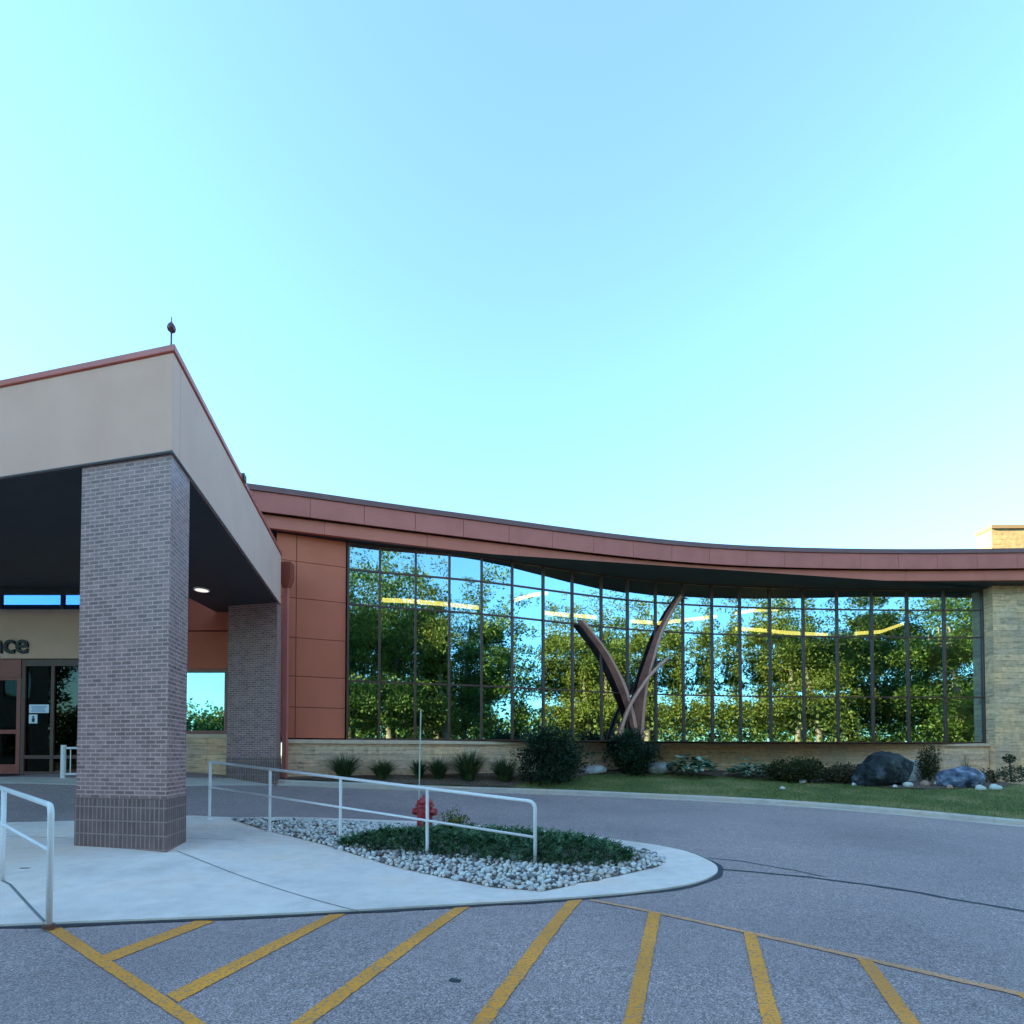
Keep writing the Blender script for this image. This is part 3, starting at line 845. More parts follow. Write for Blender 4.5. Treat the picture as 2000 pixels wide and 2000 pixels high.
# recessed lamps under the soffit
def downlight(px, py):
    d = ray(px, py); Y = (ZF - .026 - EYE) / d.z; p = Vector((d.x * Y, Y, ZF - .026))
    m = MB(); m.lathe((p.x, p.y, p.z - .03), [(.2, 0), (.2, .029)], 20); o = m.build('ceiling_lamp', M['white'], can)
    m = MB(); m.lathe((p.x, p.y, p.z - .034), [(.165, 0), (.165, .003)], 20); m.build('diffuser', M['downlight'], o)
downlight(394, 1151)
# rain head and downpipe at the end of the canopy
e = CO0 + V * (LEN + .02)
m = MB()
t0 = at(548, 1098, 16.25)
m.box(t0.x - .02, t0.x + .32, 16.2, 16.5, at(548, 1128, 16.25).z, at(548, 1098, 16.25).z)
hx = t0.x + .14; zt = at(548, 1128, 16.25).z
m.hexa([(hx - .09, 16.25, zt - .28), (hx + .09, 16.25, zt - .28), (hx + .09, 16.45, zt - .28), (hx - .09, 16.45, zt - .28),
        (t0.x - .02, 16.2, zt - .001), (t0.x + .32, 16.2, zt - .001), (t0.x + .32, 16.5, zt - .001), (t0.x - .02, 16.5, zt - .001)])
rh = m.build('rain_head', M['doorframe'], can)
m = MB(); m.box(hx - .07, hx + .07, 16.29, 16.42, road_z(hx, 16.3) + .05, zt - .281); m.build('downpipe', M['fascia'], can, bevel=.01)

# ------------------------------------------------------------------ entrance building (doors, sign, window)
EY = 15.0
def wx(px, Y=EY): return (px - 1000) / F * Y
def wz(py, Y=EY): return at(500, py, Y).z
eb = thing('entrance_building', (-13, EY, road_z(-13, EY)), 'entrance vestibule with tan sign band over red-framed glass doors', 'building')
zfl = road_z(-13, EY) + .02
ztop = wz(1182)
m = MB(); m.box(-26, wx(190), EY, EY + .5, wz(1286), ztop - .12); m.build('sign_band', M['signband'], eb)
m = MB(); m.box(-26, wx(190) + .03, EY - .05, EY + .55, ztop - .119, ztop); m.build('band_cap', M['dsteel'], eb)
m = MB(); m.box(-26, wx(190), EY + .501, EY + 4, wz(1286), ztop - .3); m.build('vestibule_roof', M['dsteel'], eb)
m = MB(); m.box(-26, -9.2, EY + 4, EY + 4.2, zfl - .3, wz(1286)); m.build('inner_wall', M['interior'], eb)
# storefront frame
m = MB()
Zh0, Zh1 = wz(1300), wz(1287)
def fr(x0, x1, y0, y1, dy=0.0): m.box(wx(x0), wx(x1), EY + .05 - dy, EY + .16 - dy, wz(y1), wz(y0))
fr(44, 190, 1287.5, 1300); fr(36, 43.7, 1287.5, 1513); fr(94, 100.5, 1300.2, 1513); fr(158, 164, 1300.2, 1513)
fr(44, 93.7, 1475, 1482, -.003); fr(101, 157.7, 1475, 1482, -.003); fr(44, 93.7, 1507, 1513, -.003); fr(101, 157.7, 1507, 1513, -.003)
m.build('storefront_frame', M['mullion'], eb)
m = MB(); m.box(wx(44), wx(93.9), EY + .1, EY + .112, wz(1507), wz(1300)); m.build('sidelight_glass', M['doorglass'], eb)
m = MB(); m.box(wx(100.3), wx(158), EY + .1, EY + .112, wz(1507), wz(1300)); m.build('sidelight_glass', M['doorglass'], eb)
m = MB(); m.box(wx(-140), wx(35.8), EY + .03, EY + .15, wz(1323), wz(1287.5)); m.build('door_header', M['doorframe'], eb)
def door(x0, x1):
    mm = MB()
    B = lambda a, b3, c, d: mm.box(wx(a), wx(b3), EY + .05, EY + .12, wz(d), wz(c))
    s = 8
    B(x0, x0 + s, 1323.3, 1511); B(x1 - s, x1, 1323.3, 1511)
    B(x0 + s + .02, x1 - s - .02, 1323.3, 1328); B(x0 + s + .02, x1 - s - .02, 1425, 1433); B(x0 + s + .02, x1 - s - .02, 1493, 1511)
    o = mm.build('door', M['doorframe'], eb)
    mm = MB(); mm.box(wx(x0 + s), wx(x1 - s), EY + .08, EY + .09, wz(1494), wz(1327)); mm.build('door_glass', M['doorglass'], o)
    mm = MB(); mm.tube(bent([(wx(x0 + 12), EY + .05, wz(1400)), (wx(x0 + 12), EY - .02, wz(1400)), (wx(x0 + 12), EY - .02, wz(1440)), (wx(x0 + 12), EY + .05, wz(1440))], .02, 4), .014, 8); mm.build('handle', M['dsteel'], o)
door(-36, 35); door(-110, -37)
# letters
fc = bpy.data.curves.new('txt', 'FONT'); fc.body = 'Entrance'; fc.size = .78; fc.extrude = .025; fc.offset = .012; fc.align_x = 'RIGHT'
fo = bpy.data.objects.new('txt', fc); COL.objects.link(fo)
bpy.context.view_layer.update()
me = bpy.data.meshes.new_from_object(fo.evaluated_get(bpy.context.evaluated_depsgraph_get()))
bpy.data.objects.remove(fo)
lt = bpy.data.objects.new('sign_lettering', me); COL.objects.link(lt); me.materials.clear(); me.materials.append(M['letter'])
lt.rotation_euler = (math.pi / 2, 0, 0); lt.location = (wx(54), EY - .03, wz(1275.5))
lt.parent = eb; lt.matrix_parent_inverse = Matrix.Translation(-eb.location)
lt['label'] = 'dark raised letters reading Entrance'
# notices on the sidelight
n1 = thing('notice', (wx(69), EY + .09, wz(1384)), 'wide white notice with blue lines taped to the dark sidelight glass', 'notice')
m = MB(); m.box(wx(49.5), wx(88.5), EY + .09, EY + .097, wz(1392), wz(1375.5)); m.build('sheet', M['paper'], n1)
m = MB()
for i, (a, b3) in enumerate(((54, 84), (56, 80), (54, 82))): m.box(wx(a), wx(b3), EY + .086, EY + .0895, wz(1381 + i * 4) , wz(1379.4 + i * 4))
m.build('print', M['blueink'], n1)
n2 = thing('notice', (wx(57.5), EY + .09, wz(1403)), 'small square white notice with a dark figure below the wide notice', 'notice')
m = MB(); m.box(wx(49.5), wx(66), EY + .09, EY + .097, wz(1412.5), wz(1395)); m.build('sheet', M['paper'], n2)
m = MB(); m.box(wx(55.5), wx(61), EY + .086, EY + .0895, wz(1410), wz(1402)); m.box(wx(56.6), wx(59.8), EY + .0855, EY + .0893, wz(1401.3), wz(1397.8))
m.build('figure_mark', M['letter'], n2)
# red wall with the small window on the right of the pier
WY = 16.75
def bx(mm, a, b3, c, d, y0, y1): mm.box(wx(a, WY), wx(b3, WY), y0, y1, wz(d, WY), wz(c, WY))
m = MB(); bx(m, 200, 470, 1120, 1520, WY + .15, WY + .3); m.build('rear_wall', M['backing'], eb)
m = MB()
bx(m, 200, 470, 1120, 1231, WY, WY + .12); bx(m, 200, 470, 1233.5, 1306, WY, WY + .12)
bx(m, 443, 470, 1308, 1433, WY, WY + .12)
m.build('red_panel', M['panel'], eb)
m = MB(); bx(m, 200, 470, 1442, 1535, WY - .1, WY + .149); m.build('stone_base', M['stone'], eb, uv=True)
m = MB(); bx(m, 200, 470, 1434, 1441.8, WY - .14, WY + .149); m.build('sill_cap', M['cap'], eb)
m = MB(); bx(m, 300, 442.8, 1307, 1313, WY - .02, WY + .12); bx(m, 300, 442.8, 1427, 1433, WY - .02, WY + .12); bx(m, 437.5, 442.8, 1313.2, 1426.8, WY - .02, WY + .12); bx(m, 300, 306, 1313.2, 1426.8, WY - .02, WY + .12)
wf = m.build('window', M['doorframe'], eb)
m = MB(); bx(m, 306, 437.6, 1313, 1427, WY + .06, WY + .07); m.build('pane', M['winglass'], wf)
# small white barrier by the entrance doors
bp = ground(125, 1511, road_z); 
br = thing('barrier_post', (wx(125, 14.4), 14.4, road_z(wx(125, 14.4), 14.4)), 'white post with a rail beside the brick pier near the entrance doors', 'barrier')
bz = road_z(wx(125, 14.4), 14.4)
m = MB(); m.tube([(wx(124, 14.4), 14.4, bz), (wx(124, 14.4), 14.4, wz(1455, 14.4))], .06, 12); m.build('post', M['white'], br)
m = MB(); m.tube([(wx(130, 14.4), 14.4, wz(1461, 14.4)), (wx(240, 14.4), 14.4, wz(1461, 14.4))], .03, 10)
m.tube([(wx(130, 14.4), 14.4, bz + .12), (wx(240, 14.4), 14.4, bz + .12)], .03, 10)
for i in range(5): m.tube([(wx(138 + i * 14, 14.4), 14.4, bz + .12), (wx(138 + i * 14, 14.4), 14.4, wz(1461, 14.4))], .012, 8)
m.build('rail', M['white'], br)

# ------------------------------------------------------------------ main curved building
Z_TOP, Z_U, Z_S = EYE + 8.2, EYE + 7.42, EYE + 7.0
Z_SILL = EYE + .5
mbld = thing('glass_front_building', (4, 22, .9), 'curved building with red-brown roof fascia, tall mirror-glass front and stone base', 'building')
RX = [-9.5 + i * 36.5 / 90 for i in range(91)]
rp = [(ROOF.p(x), ROOF.n(x)) for x in RX]
m = MB(); m.sweep(rp, [(-.02, Z_TOP - .17), (.05, Z_TOP - .17), (.05, Z_TOP), (-.3, Z_TOP + .03), (-.3, Z_TOP - .17)]); m.build('coping', M['coping'], mbld)
m = MB(); m.sweep(rp, [(-.4, Z_U + .01), (-.05, Z_U + .01), (-.05, Z_TOP - .171), (-.4, Z_TOP - .171)]); m.build('fascia_backing', M['backing'], mbld)
m = MB()
step = 1.55; x = -9.4
while x < 26.5:
    a, b3 = x + .006, x + step - .006
    k = 3
    pts = [(ROOF.p(a + (b3 - a) * i / k), ROOF.n(a + (b3 - a) * i / k)) for i in range(k + 1)]
    m.sweep(pts, [(-.045, Z_U), (0, Z_U), (0, Z_TOP - .175), (-.045, Z_TOP - .175)]); x += step
m.build('upper_fascia', M['fascia'], mbld)
m = MB(); x = -9.0
while x < 26.5:
    a, b3 = x + .005, x + step * 2 - .005
    pts = [(ROOF.p(a + (b3 - a) * i / 4), ROOF.n(a + (b3 - a) * i / 4)) for i in range(5)]
    m.sweep(pts, [(-.3, Z_S), (-.16, Z_S), (-.16, Z_U - .02), (-.3, Z_U - .02)]); x += step * 2
m.build('lower_fascia', M['fascia2'], mbld)
m = MB(); vs = []
for x in RX:
    a, b3 = ROOF.p(x, -.3, Z_S + .01), WALL.p(x, -.5, Z_S + .01)
    vs += [a, b3, a + Vector((0, 0, .3)), b3 + Vector((0, 0, .3))]
fs = []
for i in range(len(RX) - 1):
    o = i * 4; fs += [(o, o + 1, o + 5, o + 4), (o + 2, o + 6, o + 7, o + 3), (o, o + 4, o + 6, o + 2), (o + 1, o + 3, o + 7, o + 5)]
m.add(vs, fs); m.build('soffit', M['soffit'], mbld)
m = MB(); m.add([(*ROOF.p(x, -.3).xy, Z_TOP - .2) for x in RX] + [(x, 46, Z_TOP - .2) for x in RX], [(i, i + 1, 91 + i + 1, 91 + i) for i in range(90)]); m.build('roof', M['dsteel'], mbld)
# panel wall
def wseg(mm, xa, xb, z0, z1, d0, d1, k=1):
    pts = [(WALL.p(xa + (xb - xa) * i / k), WALL.n(xa + (xb - xa) * i / k)) for i in range(k + 1)]
    mm.sweep(pts, [(d0, z0), (d1, z0), (d1, z1), (d0, z1)])
xe = WALL.hit(1922); xg = WALL.hit(677); xp = WALL.hit(576); xl = WALL.hit(536)
m = MB(); wseg(m, xl, xg - .04, Z_SILL + .02, Z_S, -.3, -.06, 4); m.build('panel_backing', M['backing'], mbld)
rows = [Z_SILL + .04, EYE + 1.52, EYE + 2.5, EYE + 3.72, EYE + 4.98, EYE + 6.15, Z_S]
m = MB()
for (xa, xb) in ((xl, xp), (xp, xg - .05)):
    for i in range(6): wseg(m, xa + .008, xb - .008, rows[i] + .009, rows[i + 1] - .009, -.05, 0)
m.build('red_panel', M['panel'], mbld)
# curtain wall
PR = random.Random(12)
MPX = [655, 715, 783, 847, 908, 966, 1025, 1080, 1135, 1185, 1238, 1290, 1345, 1398, 1455, 1518, 1582, 1648, 1715, 1785, 1858]
MX = [WALL.hit(p * 2000 / 1932) for p in MPX]
HZ = [Z_SILL + .03, EYE + 2.43, EYE + 4.96, EYE + 6.11, Z_S - .03]
for i in range(20):
    a, b3 = WALL.p(MX[i]), WALL.p(MX[i + 1]); d = (b3 - a).normalized(); nn = Vector((d.y, -d.x, 0))
    m = MB(); m.obox(a, d, nn, .02, (b3 - a).length - .02, 0, 0, Z_SILL + .02, Z_S - .01); m.f = [(0, 1, 5, 4)]; m.v = [tuple(Vector(m.v[q_]) + nn * PR.uniform(-.007, .007)) for q_ in (0, 1, 4, 5)]; m.f = [(0, 1, 3, 2)]; m.build('glass_bay', M['glass'], mbld)
for i, x in enumerate(MX):
    m = MB(); p = WALL.p(x); n_ = WALL.n(x); t = Vector((-n_.y, n_.x, 0))
    m.obox(p, t, n_, -.035, .035, -.14, .07, Z_SILL, Z_S)
    m.build('mullion', M['mullion'], mbld)
for z in HZ:
    m = MB()
    for i in range(20):
        a, b3 = WALL.p(MX[i]), WALL.p(MX[i + 1]); d = (b3 - a).normalized(); nn = Vector((d.y, -d.x, 0))
        m.obox(a, d, nn, .036, (b3 - a).length - .036, -.1, .035, z - .028, z + .028)
    m.build('transom', M['mullion'], mbld)
# stone base and its cap
xw0, xw1 = WALL.hit(556), xe
def base_seg(xa, xb):
    mm = MB(); k = 20
    pts = []
    for i in range(k + 1):
        x = xa + (xb - xa) * i / k; pts.append((WALL.p(x), WALL.n(x)))
    mm.sweep(pts, [(-.3, .2), (.22, .2), (.22, Z_SILL - .13), (-.3, Z_SILL - .13)])
    mm.build('stone_base', M['stone'], mbld, uv=True)
    mm = MB(); mm.sweep(pts, [(-.3, Z_SILL - .129), (.29, Z_SILL - .129), (.29, Z_SILL - .03), (.06, Z_SILL - .001), (-.3, Z_SILL - .001)])
    mm.build('sill_cap', M['cap'], mbld)
base_seg(xw0, WALL.hit(1015)); base_seg(WALL.hit(1015) + .003, WALL.hit(1290)); base_seg(WALL.hit(1290) + .003, xe)
# stone end wall and the sunlit block above the roof
p = WALL.p(xe); n_ = WALL.n(xe); t = Vector((-n_.y, n_.x, 0))
m = MB(); m.obox(p, t, n_, .04, 9, -3, .5, .2, Z_S); m.build('stone_end_wall', M['ledge'], mbld, uv=True)
cx = at(1935, 1060, 23.6).x
ang = R(1); cu = Vector((math.cos(ang), -math.sin(ang), 0)); cv = Vector((math.sin(ang), math.cos(ang), 0))
co = Vector((at(1937, 1050, 23.2).x, 23.2, 0)); zc = at(1937, 1026, 23.2).z
M['gold'] = brick('golden_limestone', .9, .22, .004, (.45, .35, .18), (.39, .3, .15), (.26, .2, .11), rough=.9, bmp=1.0, off=.41, noise_amt=.3, sq=1.5, strata=.3)
m = MB(); m.obox(co, cu, cv, 0, 6, 0, .75, Z_TOP - .5, zc - .16); ch = m.build('chimney', M['gold'], mbld, uv=True)
m = MB(); m.obox(co, cu, cv, -.05, 6.05, -.07, .8, zc - .159, zc); m.build('chimney_cap', M['gold'], ch)
# dim interior
m = MB(); m.add([(-9, 17, Z_SILL), (24, 23.3, Z_SILL), (24, 34, Z_SILL), (-9, 34, Z_SILL)], [(0, 1, 2, 3)]); m.build('interior_floor', M['interiorfloor'], mbld)
m = MB(); m.box(-9, 24, 33, 33.2, Z_SILL, Z_S); m.box(-9.2, -9, 18, 33, Z_SILL, Z_S); m.box(24, 24.2, 24, 33, Z_SILL, Z_S); m.build('interior_wall', M['interior'], mbld)
m = MB(); m.add([(-9, 17, Z_S - .02), (24, 23, Z_S - .02), (24, 33, Z_S - .02), (-9, 33, Z_S - .02)], [(0, 1, 2, 3)]); m.build('interior_ceiling', M['interior'], mbld)
for px in (985, 1040, 1385, 1420, 1640, 1890):
    m = MB(); x = WALL.hit(px); q = WALL.p(x, -2.2); m.box(q.x - .55, q.x + .55, q.y, q.y + .3, Z_SILL, Z_SILL + 1.9)
    m.build('interior_partition', M['teal'], mbld)

# pendant lamps hung behind the glass
PL = [([(747, 1172), (800, 1174), (870, 1180), (935, 1187)], 'straight glowing yellow pendant lamp, leftmost behind the mirror glass'),
      ([(1005, 1172), (1035, 1163), (1070, 1158)], 'short upturned glowing pendant lamp next to the leftmost long one'),
      ([(1062, 1197), (1110, 1201), (1165, 1206)], 'straight glowing pendant lamp left above the tip of the sculpture'),
      ([(1232, 1213), (1285, 1217), (1330, 1212), (1400, 1204)], 'glowing pendant lamp behind the tall blade of the sculpture'),
      ([(1436, 1198), (1470, 1192), (1520, 1190)], 'short pale pendant lamp above the long one right of the sculpture'),
      ([(1437, 1228), (1480, 1230), (1540, 1236), (1615, 1240)], 'long glowing pendant lamp right of the sculpture below the short pale one'),
      ([(1670, 1237), (1720, 1234), (1765, 1218)], 'upcurved yellow pendant lamp, rightmost behind the mirror glass')]
for pts, lab in PL:
    P = []
    for px, py in pts:
        x = WALL.hit(px); d = ray(px, py); Y = WALL(x) + 1.6; P.append(at(px, py, Y))
    S = [P[0]]
    for i in range(len(P) - 1):
        for k in range(1, 5): S.append(P[i].lerp(P[i + 1], k / 4))
    c = S[len(S) // 2]
    o = thing('pendant_lamp', c, lab, 'lamp', 'glowing pendant lamps behind the glass front')
    m = MB(); m.sweep([(q, Vector((0, -1, 0))) for q in S], [(.05, -.07), (.05, .07), (-.05, .07), (-.05, -.07)]); m.build('light_bar', M['lamp'], o)
    for q in (S[1], S[-2]):
        m = MB(); m.tube([q + Vector((0, 0, .09)), Vector((q.x, q.y, Z_S - .02))], .012, 6); m.build('suspension_rod', M['dsteel'], o)
# small white things on the inside ledge
def ledge_box(px, py0, py1, w, lab, nm, cat, mat, body=True):
    x = WALL.hit(px); q = WALL.p(x, -.45, Z_SILL)
    h = (at(px, py0, q.y).z - Z_SILL)
    o = thing(nm, q, lab, cat); m = MB(); m.lathe(q, [(w * .7, 0.002), (w, .05), (w, h * .8), (w * .6, h)], 12); m.build('shade', mat, o, smooth=True)
    m = MB(); m.lathe((q.x, q.y, q.z), [(w * .5, h * 1.001), (w * .2, h * 1.08)], 10); m.build('cap', M['dsteel'], o)
ledge_box(1695, 1420, 1450, .11, 'small white lantern on the inner window ledge left of the black boulder', 'lantern', 'lantern', M['white'])
ledge_box(1370, 1437, 1450, .26, 'low white bowl on the inner window ledge right of the sculpture', 'bowl', 'bowl', M['white'])

# ------------------------------------------------------------------ sculpture
sb = at(1232, 1470, 20.4); sb.z = lawn_z(sb.x, sb.y)
scu = thing('sculpture', sb, 'tall rust-brown sculpture of three crossing curved blades before the glass front', 'sculpture')
def blade(left, right, Y0, Y1, th):
    """left / right: outline points bottom to top; blade face leaning between depths Y0 (bottom) and Y1 (top)"""
    n = len(left); Ls = []; Rs = []
    for i in range(n):
        ya = WALL(WALL.hit(left[i][0])) - Y0; yb = WALL(WALL.hit(right[i][0])) - Y0
        Ls.append(at(*left[i], ya)); Rs.append(at(*right[i], yb - th * .5))
    def dense(P):
        out = []
        for i in range(len(P) - 1):
            p0, p1, p2, p3 = P[max(i - 1, 0)], P[i], P[i + 1], P[min(i + 2, len(P) - 1)]
            for k in range(5):
                t = k / 5; out.append(.5 * ((2 * p1) + (p2 - p0) * t + (2 * p0 - 5 * p1 + 4 * p2 - p3) * t * t + (3 * p1 - p0 - 3 * p2 + p3) * t ** 3))
        return out + [P[-1]]
    Ls, Rs = dense(Ls), dense(Rs); k = len(Ls); m = MB(); e = MB(); vs = []
    for a, b3 in zip(Ls, Rs):
        w = (b3 - a).normalized(); f = Vector((0, -1, 0)); bk_ = Vector((.05, th * .8, 0))
        vs += [a, b3 - w * .095, b3 - w * .095 + bk_, a + Vector((0, .03, 0))]
    fs = [(0, 1, 2, 3), tuple((k - 1) * 4 + j for j in (3, 2, 1, 0))]
    for i in range(k - 1):
        for j in range(4): fs.append((i * 4 + j, i * 4 + (j + 1) % 4, (i + 1) * 4 + (j + 1) % 4, (i + 1) * 4 + j))
    m.add(vs, fs); o = m.build('blade', M['rust'], scu)
    vs = []
    for a, b3 in zip(Ls, Rs):
        w = (b3 - a).normalized(); vs += [b3 - w * .094, b3 + w * .0, b3 + Vector((.05, th * .8, 0)), b3 - w * .094 + Vector((.05, th * .8, 0))]
    e.add(vs, fs); e.build('lit_blade_edge', M['litedge'], o)
c4 = lambda L: [(900 + x * .31056, 1000 + y * .31056) for x, y in L]
blade(c4([(1090, 1520), (1080, 1400), (1040, 1250), (980, 1090), (920, 960), (850, 840), (728, 680)]),
      c4([(1115, 1520), (1112, 1395), (1085, 1250), (1040, 1100), (985, 985), (915, 865), (772, 678)]), 0.27, 0, .1)
blade(c4([(1120, 1520), (1105, 1400), (1090, 1240), (1110, 1100), (1160, 940), (1215, 790), (1290, 640), (1375, 515)]),
      c4([(1150, 1520), (1147, 1400), (1160, 1220), (1180, 1060), (1218, 920), (1258, 790), (1310, 670), (1392, 530)]), 0.2, 0, .1)
blade(c4([(950, 1520), (982, 1395), (1018, 1290), (1060, 1195), (1115, 1105), (1200, 1000), (1298, 915)]),
      c4([(975, 1520), (1008, 1395), (1042, 1290), (1082, 1200), (1135, 1115), (1212, 1012), (1308, 920)]), 0.42, 0, .08)

# ------------------------------------------------------------------ hydrant
hp = ground(832, 1625, road_z); hp = Vector((wx(830, 9.9), 9.9, 0)); hp.z = mound(hp.x, hp.y)
hy = thing('fire_hydrant', hp, 'red fire hydrant with a tall thin marker rod behind the white handrail', 'fire hydrant')
m = MB(); m.lathe(hp, [(.19, 0), (.19, .04), (.145, .05), (.145, .5), (.175, .51), (.175, .555), (.15, .56)], 18); m.build('barrel', M['hydrant'], hy, smooth=False)
m = MB(); m.lathe(hp + Vector((0, 0, .561)), [(.15, 0), (.14, .06), (.1, .1), (.04, .12), (.04, .16)], 16); m.build('bonnet', M['hydrant'], hy, smooth=True)
def nozzle(ang, r, L, z):
    mm = MB(); d = Vector((math.cos(ang), math.sin(ang), 0)); c = hp + Vector((0, 0, z))
    mm.tube([c + d * .1, c + d * (.1 + L), c + d * (.1 + L + .001), c + d * (.1 + L + .06)], [r, r, r * 1.25, r * 1.2], 14); mm.build('outlet', M['hydrant'], hy)
nozzle(R(-20), .055, .07, .42); nozzle(R(160), .055, .07, .42); nozzle(R(-75), .075, .06, .36)
m = MB(); m.tube([hp + Vector((-.1, -.05, .5)), at(822, 1385, 9.85)], .011, 8); m.build('marker_rod', M['rod'], hy)

# ------------------------------------------------------------------ plants
def leafcloud(vs, fs, c, rad, n, size, rng, up=.2, shell=.35, aspect=.55):
    for _ in range(n):
        d = Vector((rng.gauss(0, 1), rng.gauss(0, 1), rng.gauss(0, 1))).normalized()
        r = shell + (1 - shell) * rng.random() ** .5
        p = Vector((c[0] + d.x * rad[0] * r, c[1] + d.y * rad[1] * r, c[2] + d.z * rad[2] * r))
        a = (d + Vector((rng.gauss(0, .7), rng.gauss(0, .7), rng.gauss(0, .7) + up))).normalized()
        b3 = a.cross(Vector((rng.gauss(0, 1), rng.gauss(0, 1), rng.gauss(0, 1)))).normalized()
        s = size * rng.uniform(.6, 1.3); o = len(vs)
        vs += [p - a * s * .5, p + b3 * s * aspect * .5, p + a * s * .5, p - b3 * s * aspect * .5]; fs.append((o, o + 1, o + 2, o + 3))


def shrub(name, p, w, d, h, mat, label, cat, n=700, size=.07, seed=1, clumps=9, up=.4, group=None):
    rng = random.Random(seed); o = thing(name, p, label, cat, group); vs = []; fs = []
    for i in range(clumps):
        a = rng.uniform(0, 6.28); r = rng.random() ** .5 * .62
        hh = h * rng.uniform(.55, 1.0) * (1 - .45 * r * r)
        c = (p.x + math.cos(a) * r * w, p.y + math.sin(a) * r * d, p.z + hh * .55)
        leafcloud(vs, fs, c, (w * rng.uniform(.35, .5), d * rng.uniform(.35, .5), hh * .5), n // clumps, size, rng, up)
    m = MB(); m.v, m.f = vs, fs; m.build('foliage', mat, o)
    m = MB()
    for i in range(6):
        a = i * 1.05; m.tube([p + Vector((0, 0, -.05)), p + Vector((math.cos(a) * w * .45, math.sin(a) * d * .45, h * .6))], [.02, .006], 5)
    m.build('stem', M['wood'], o); return o


def blades(name, p, h, spread, n, mat, label, cat, seed, width=.022, group=None, droop=.5):
    rng = random.Random(seed); o = thing(name, p, label, cat, group); vs = []; fs = []
    for _ in range(n):
        a = rng.uniform(0, 6.28); d = Vector((math.cos(a), math.sin(a), 0)); s = Vector((-d.y, d.x, 0)) * width * rng.uniform(.7, 1.3)
        L = h * rng.uniform(.6, 1.15); out = spread * rng.uniform(.15, 1); b0 = p + d * rng.uniform(0, spread * .22)
        k0 = len(vs); K = 4
        for k in range(K + 1):
            t = k / K; q = b0 + d * out * t ** 1.5 + Vector((0, 0, L * (t - droop * .5 * t ** 3 * (out / spread))))
            ww = 1 - t * .9; vs += [q - s * ww, q + s * ww]
        for k in range(K): fs.append((k0 + 2 * k, k0 + 2 * k + 1, k0 + 2 * k + 3, k0 + 2 * k + 2))
    m = MB(); m.v, m.f = vs, fs; m.build('leaf_blades', mat, o)
    m = MB(); m.lathe(p, [(spread * .18, -.03), (spread * .14, .05), (spread * .05, .09)], 8); m.build('crown_base', M['wood'], o)
    return o
lz = lawn_z
def G(px, py):
    p = ground(px, py, lz)
    y = min(p.y, WALL(p.x) - .75)
    return Vector((p.x * y / p.y, y, lz(p.x * y / p.y, y)))
DL = [(672, 1517, .62, .42, 120, 'dark spiky daylily clump, leftmost before the stone base'),
      (746, 1519, .48, .38, 110, 'low daylily clump second from the left before the stone base'),
      (818, 1521, .5, .26, 80, 'narrow daylily clump right behind the hydrant marker rod'),
      (856, 1521, .55, .34, 100, 'daylily clump just right of the hydrant marker rod'),
      (915, 1524, .75, .5, 170, 'tall feathery grass clump between daylily clumps and the big yew'),
      (985, 1526, .6, .42, 150, 'grass clump hugging the left side of the big yew')]
for i, (px, py, h, s, n, lab) in enumerate(DL): blades('daylily', G(px, py), h * 1.3, s * 1.75, n * 3, M['daylily'], lab, 'plant', 20 + i, group='grassy clumps along the stone base')
def yew(px, py, w, d, h, lab, seed):
    p = G(px, py); rng = random.Random(seed); o = thing('yew_shrub', p, lab, 'shrub', 'dark yew shrubs by the sculpture'); vs = []; fs = []
    for i in range(60):
        a = rng.uniform(0, 6.28); r = rng.random() ** .5; zz = rng.uniform(.12, .92)
        wid = math.sin(min(zz * 1.9 + .75, 2.6)) 
        c = (p.x + math.cos(a) * r * w * wid * .8, p.y + math.sin(a) * r * d * wid * .8, p.z + h * zz)
        q = rng.uniform(.65, 1.3); leafcloud(vs, fs, c, (w * .34 * q, d * .34 * q, h * .2 * q), 190, .1, rng, .5, .3, .45)
    m = MB(); m.v, m.f = vs, fs; m.build('foliage', M['yew'], o)
    m = MB()
    for i in range(7):
        a = i * .9; m.tube([p + Vector((0, 0, -.05)), p + Vector((math.cos(a) * w * .5, math.sin(a) * d * .5, h * .75))], [.035, .01], 5)
    m.build('stem', M['wood'], o)
yew(1080, 1529, 1.3, .9, 1.85, 'big dark yew shrub left of the sculpture', 41)
yew(1236, 1514, 1.05, .8, 1.6, 'smaller dark yew shrub at the foot of the sculpture', 42)
def rock(name, px, py, w, h, mat, lab, cat, seed, dp=None, jit=.35, group=None, sub=I3):
    p = G(px, py); rng = random.Random(seed); off = Vector((seed * 3.1, 1, 2)); m = MB(); vs = []
    for v in sub[0]:
        k = 1 + jit * noise.noise(v * .9 + off) + jit * .35 * noise.noise(v * 2.7 + off)
        q = Vector((v.x * w / 2 * k, v.y * (dp or w * .7) / 2 * k, max(v.z, -.35) * h * .75 * k + h * .22))
        vs.append(p + q)
    m.add(vs, sub[1]); o = m.build(name, mat, smooth=(sub is I2)); 
    o.data.transform(Matrix.Translation(-p)); o.location = p
    return tag(o, lab, cat, group)
rock('boulder', 1726, 1533, 1.58, 1.06, M['blackrock'], 'large black boulder in the bed before the glass front', 'boulder', 3, 1.2, .65)
rock('boulder', 1785, 1524, 1.1, .75, M['palerock'], 'pale angular rock tucked behind the black boulder', 'boulder', 5, .7)
rock('boulder', 1876, 1536, 1.4, .64, M['greyrock'], 'blue-grey boulder right of the black boulder', 'boulder', 8, 1.1)
rock('flat_rock', 1160, 1507, .95, .3, M['palerock'], 'grey flat rock low between the two yew shrubs', 'rock', 11, .6, .3)
rock('flat_rock', 1163, 1506, .8, .26, M['palerock'], 'grey flat rock stacked between the two yew shrubs', 'rock', 12, .5, .3)
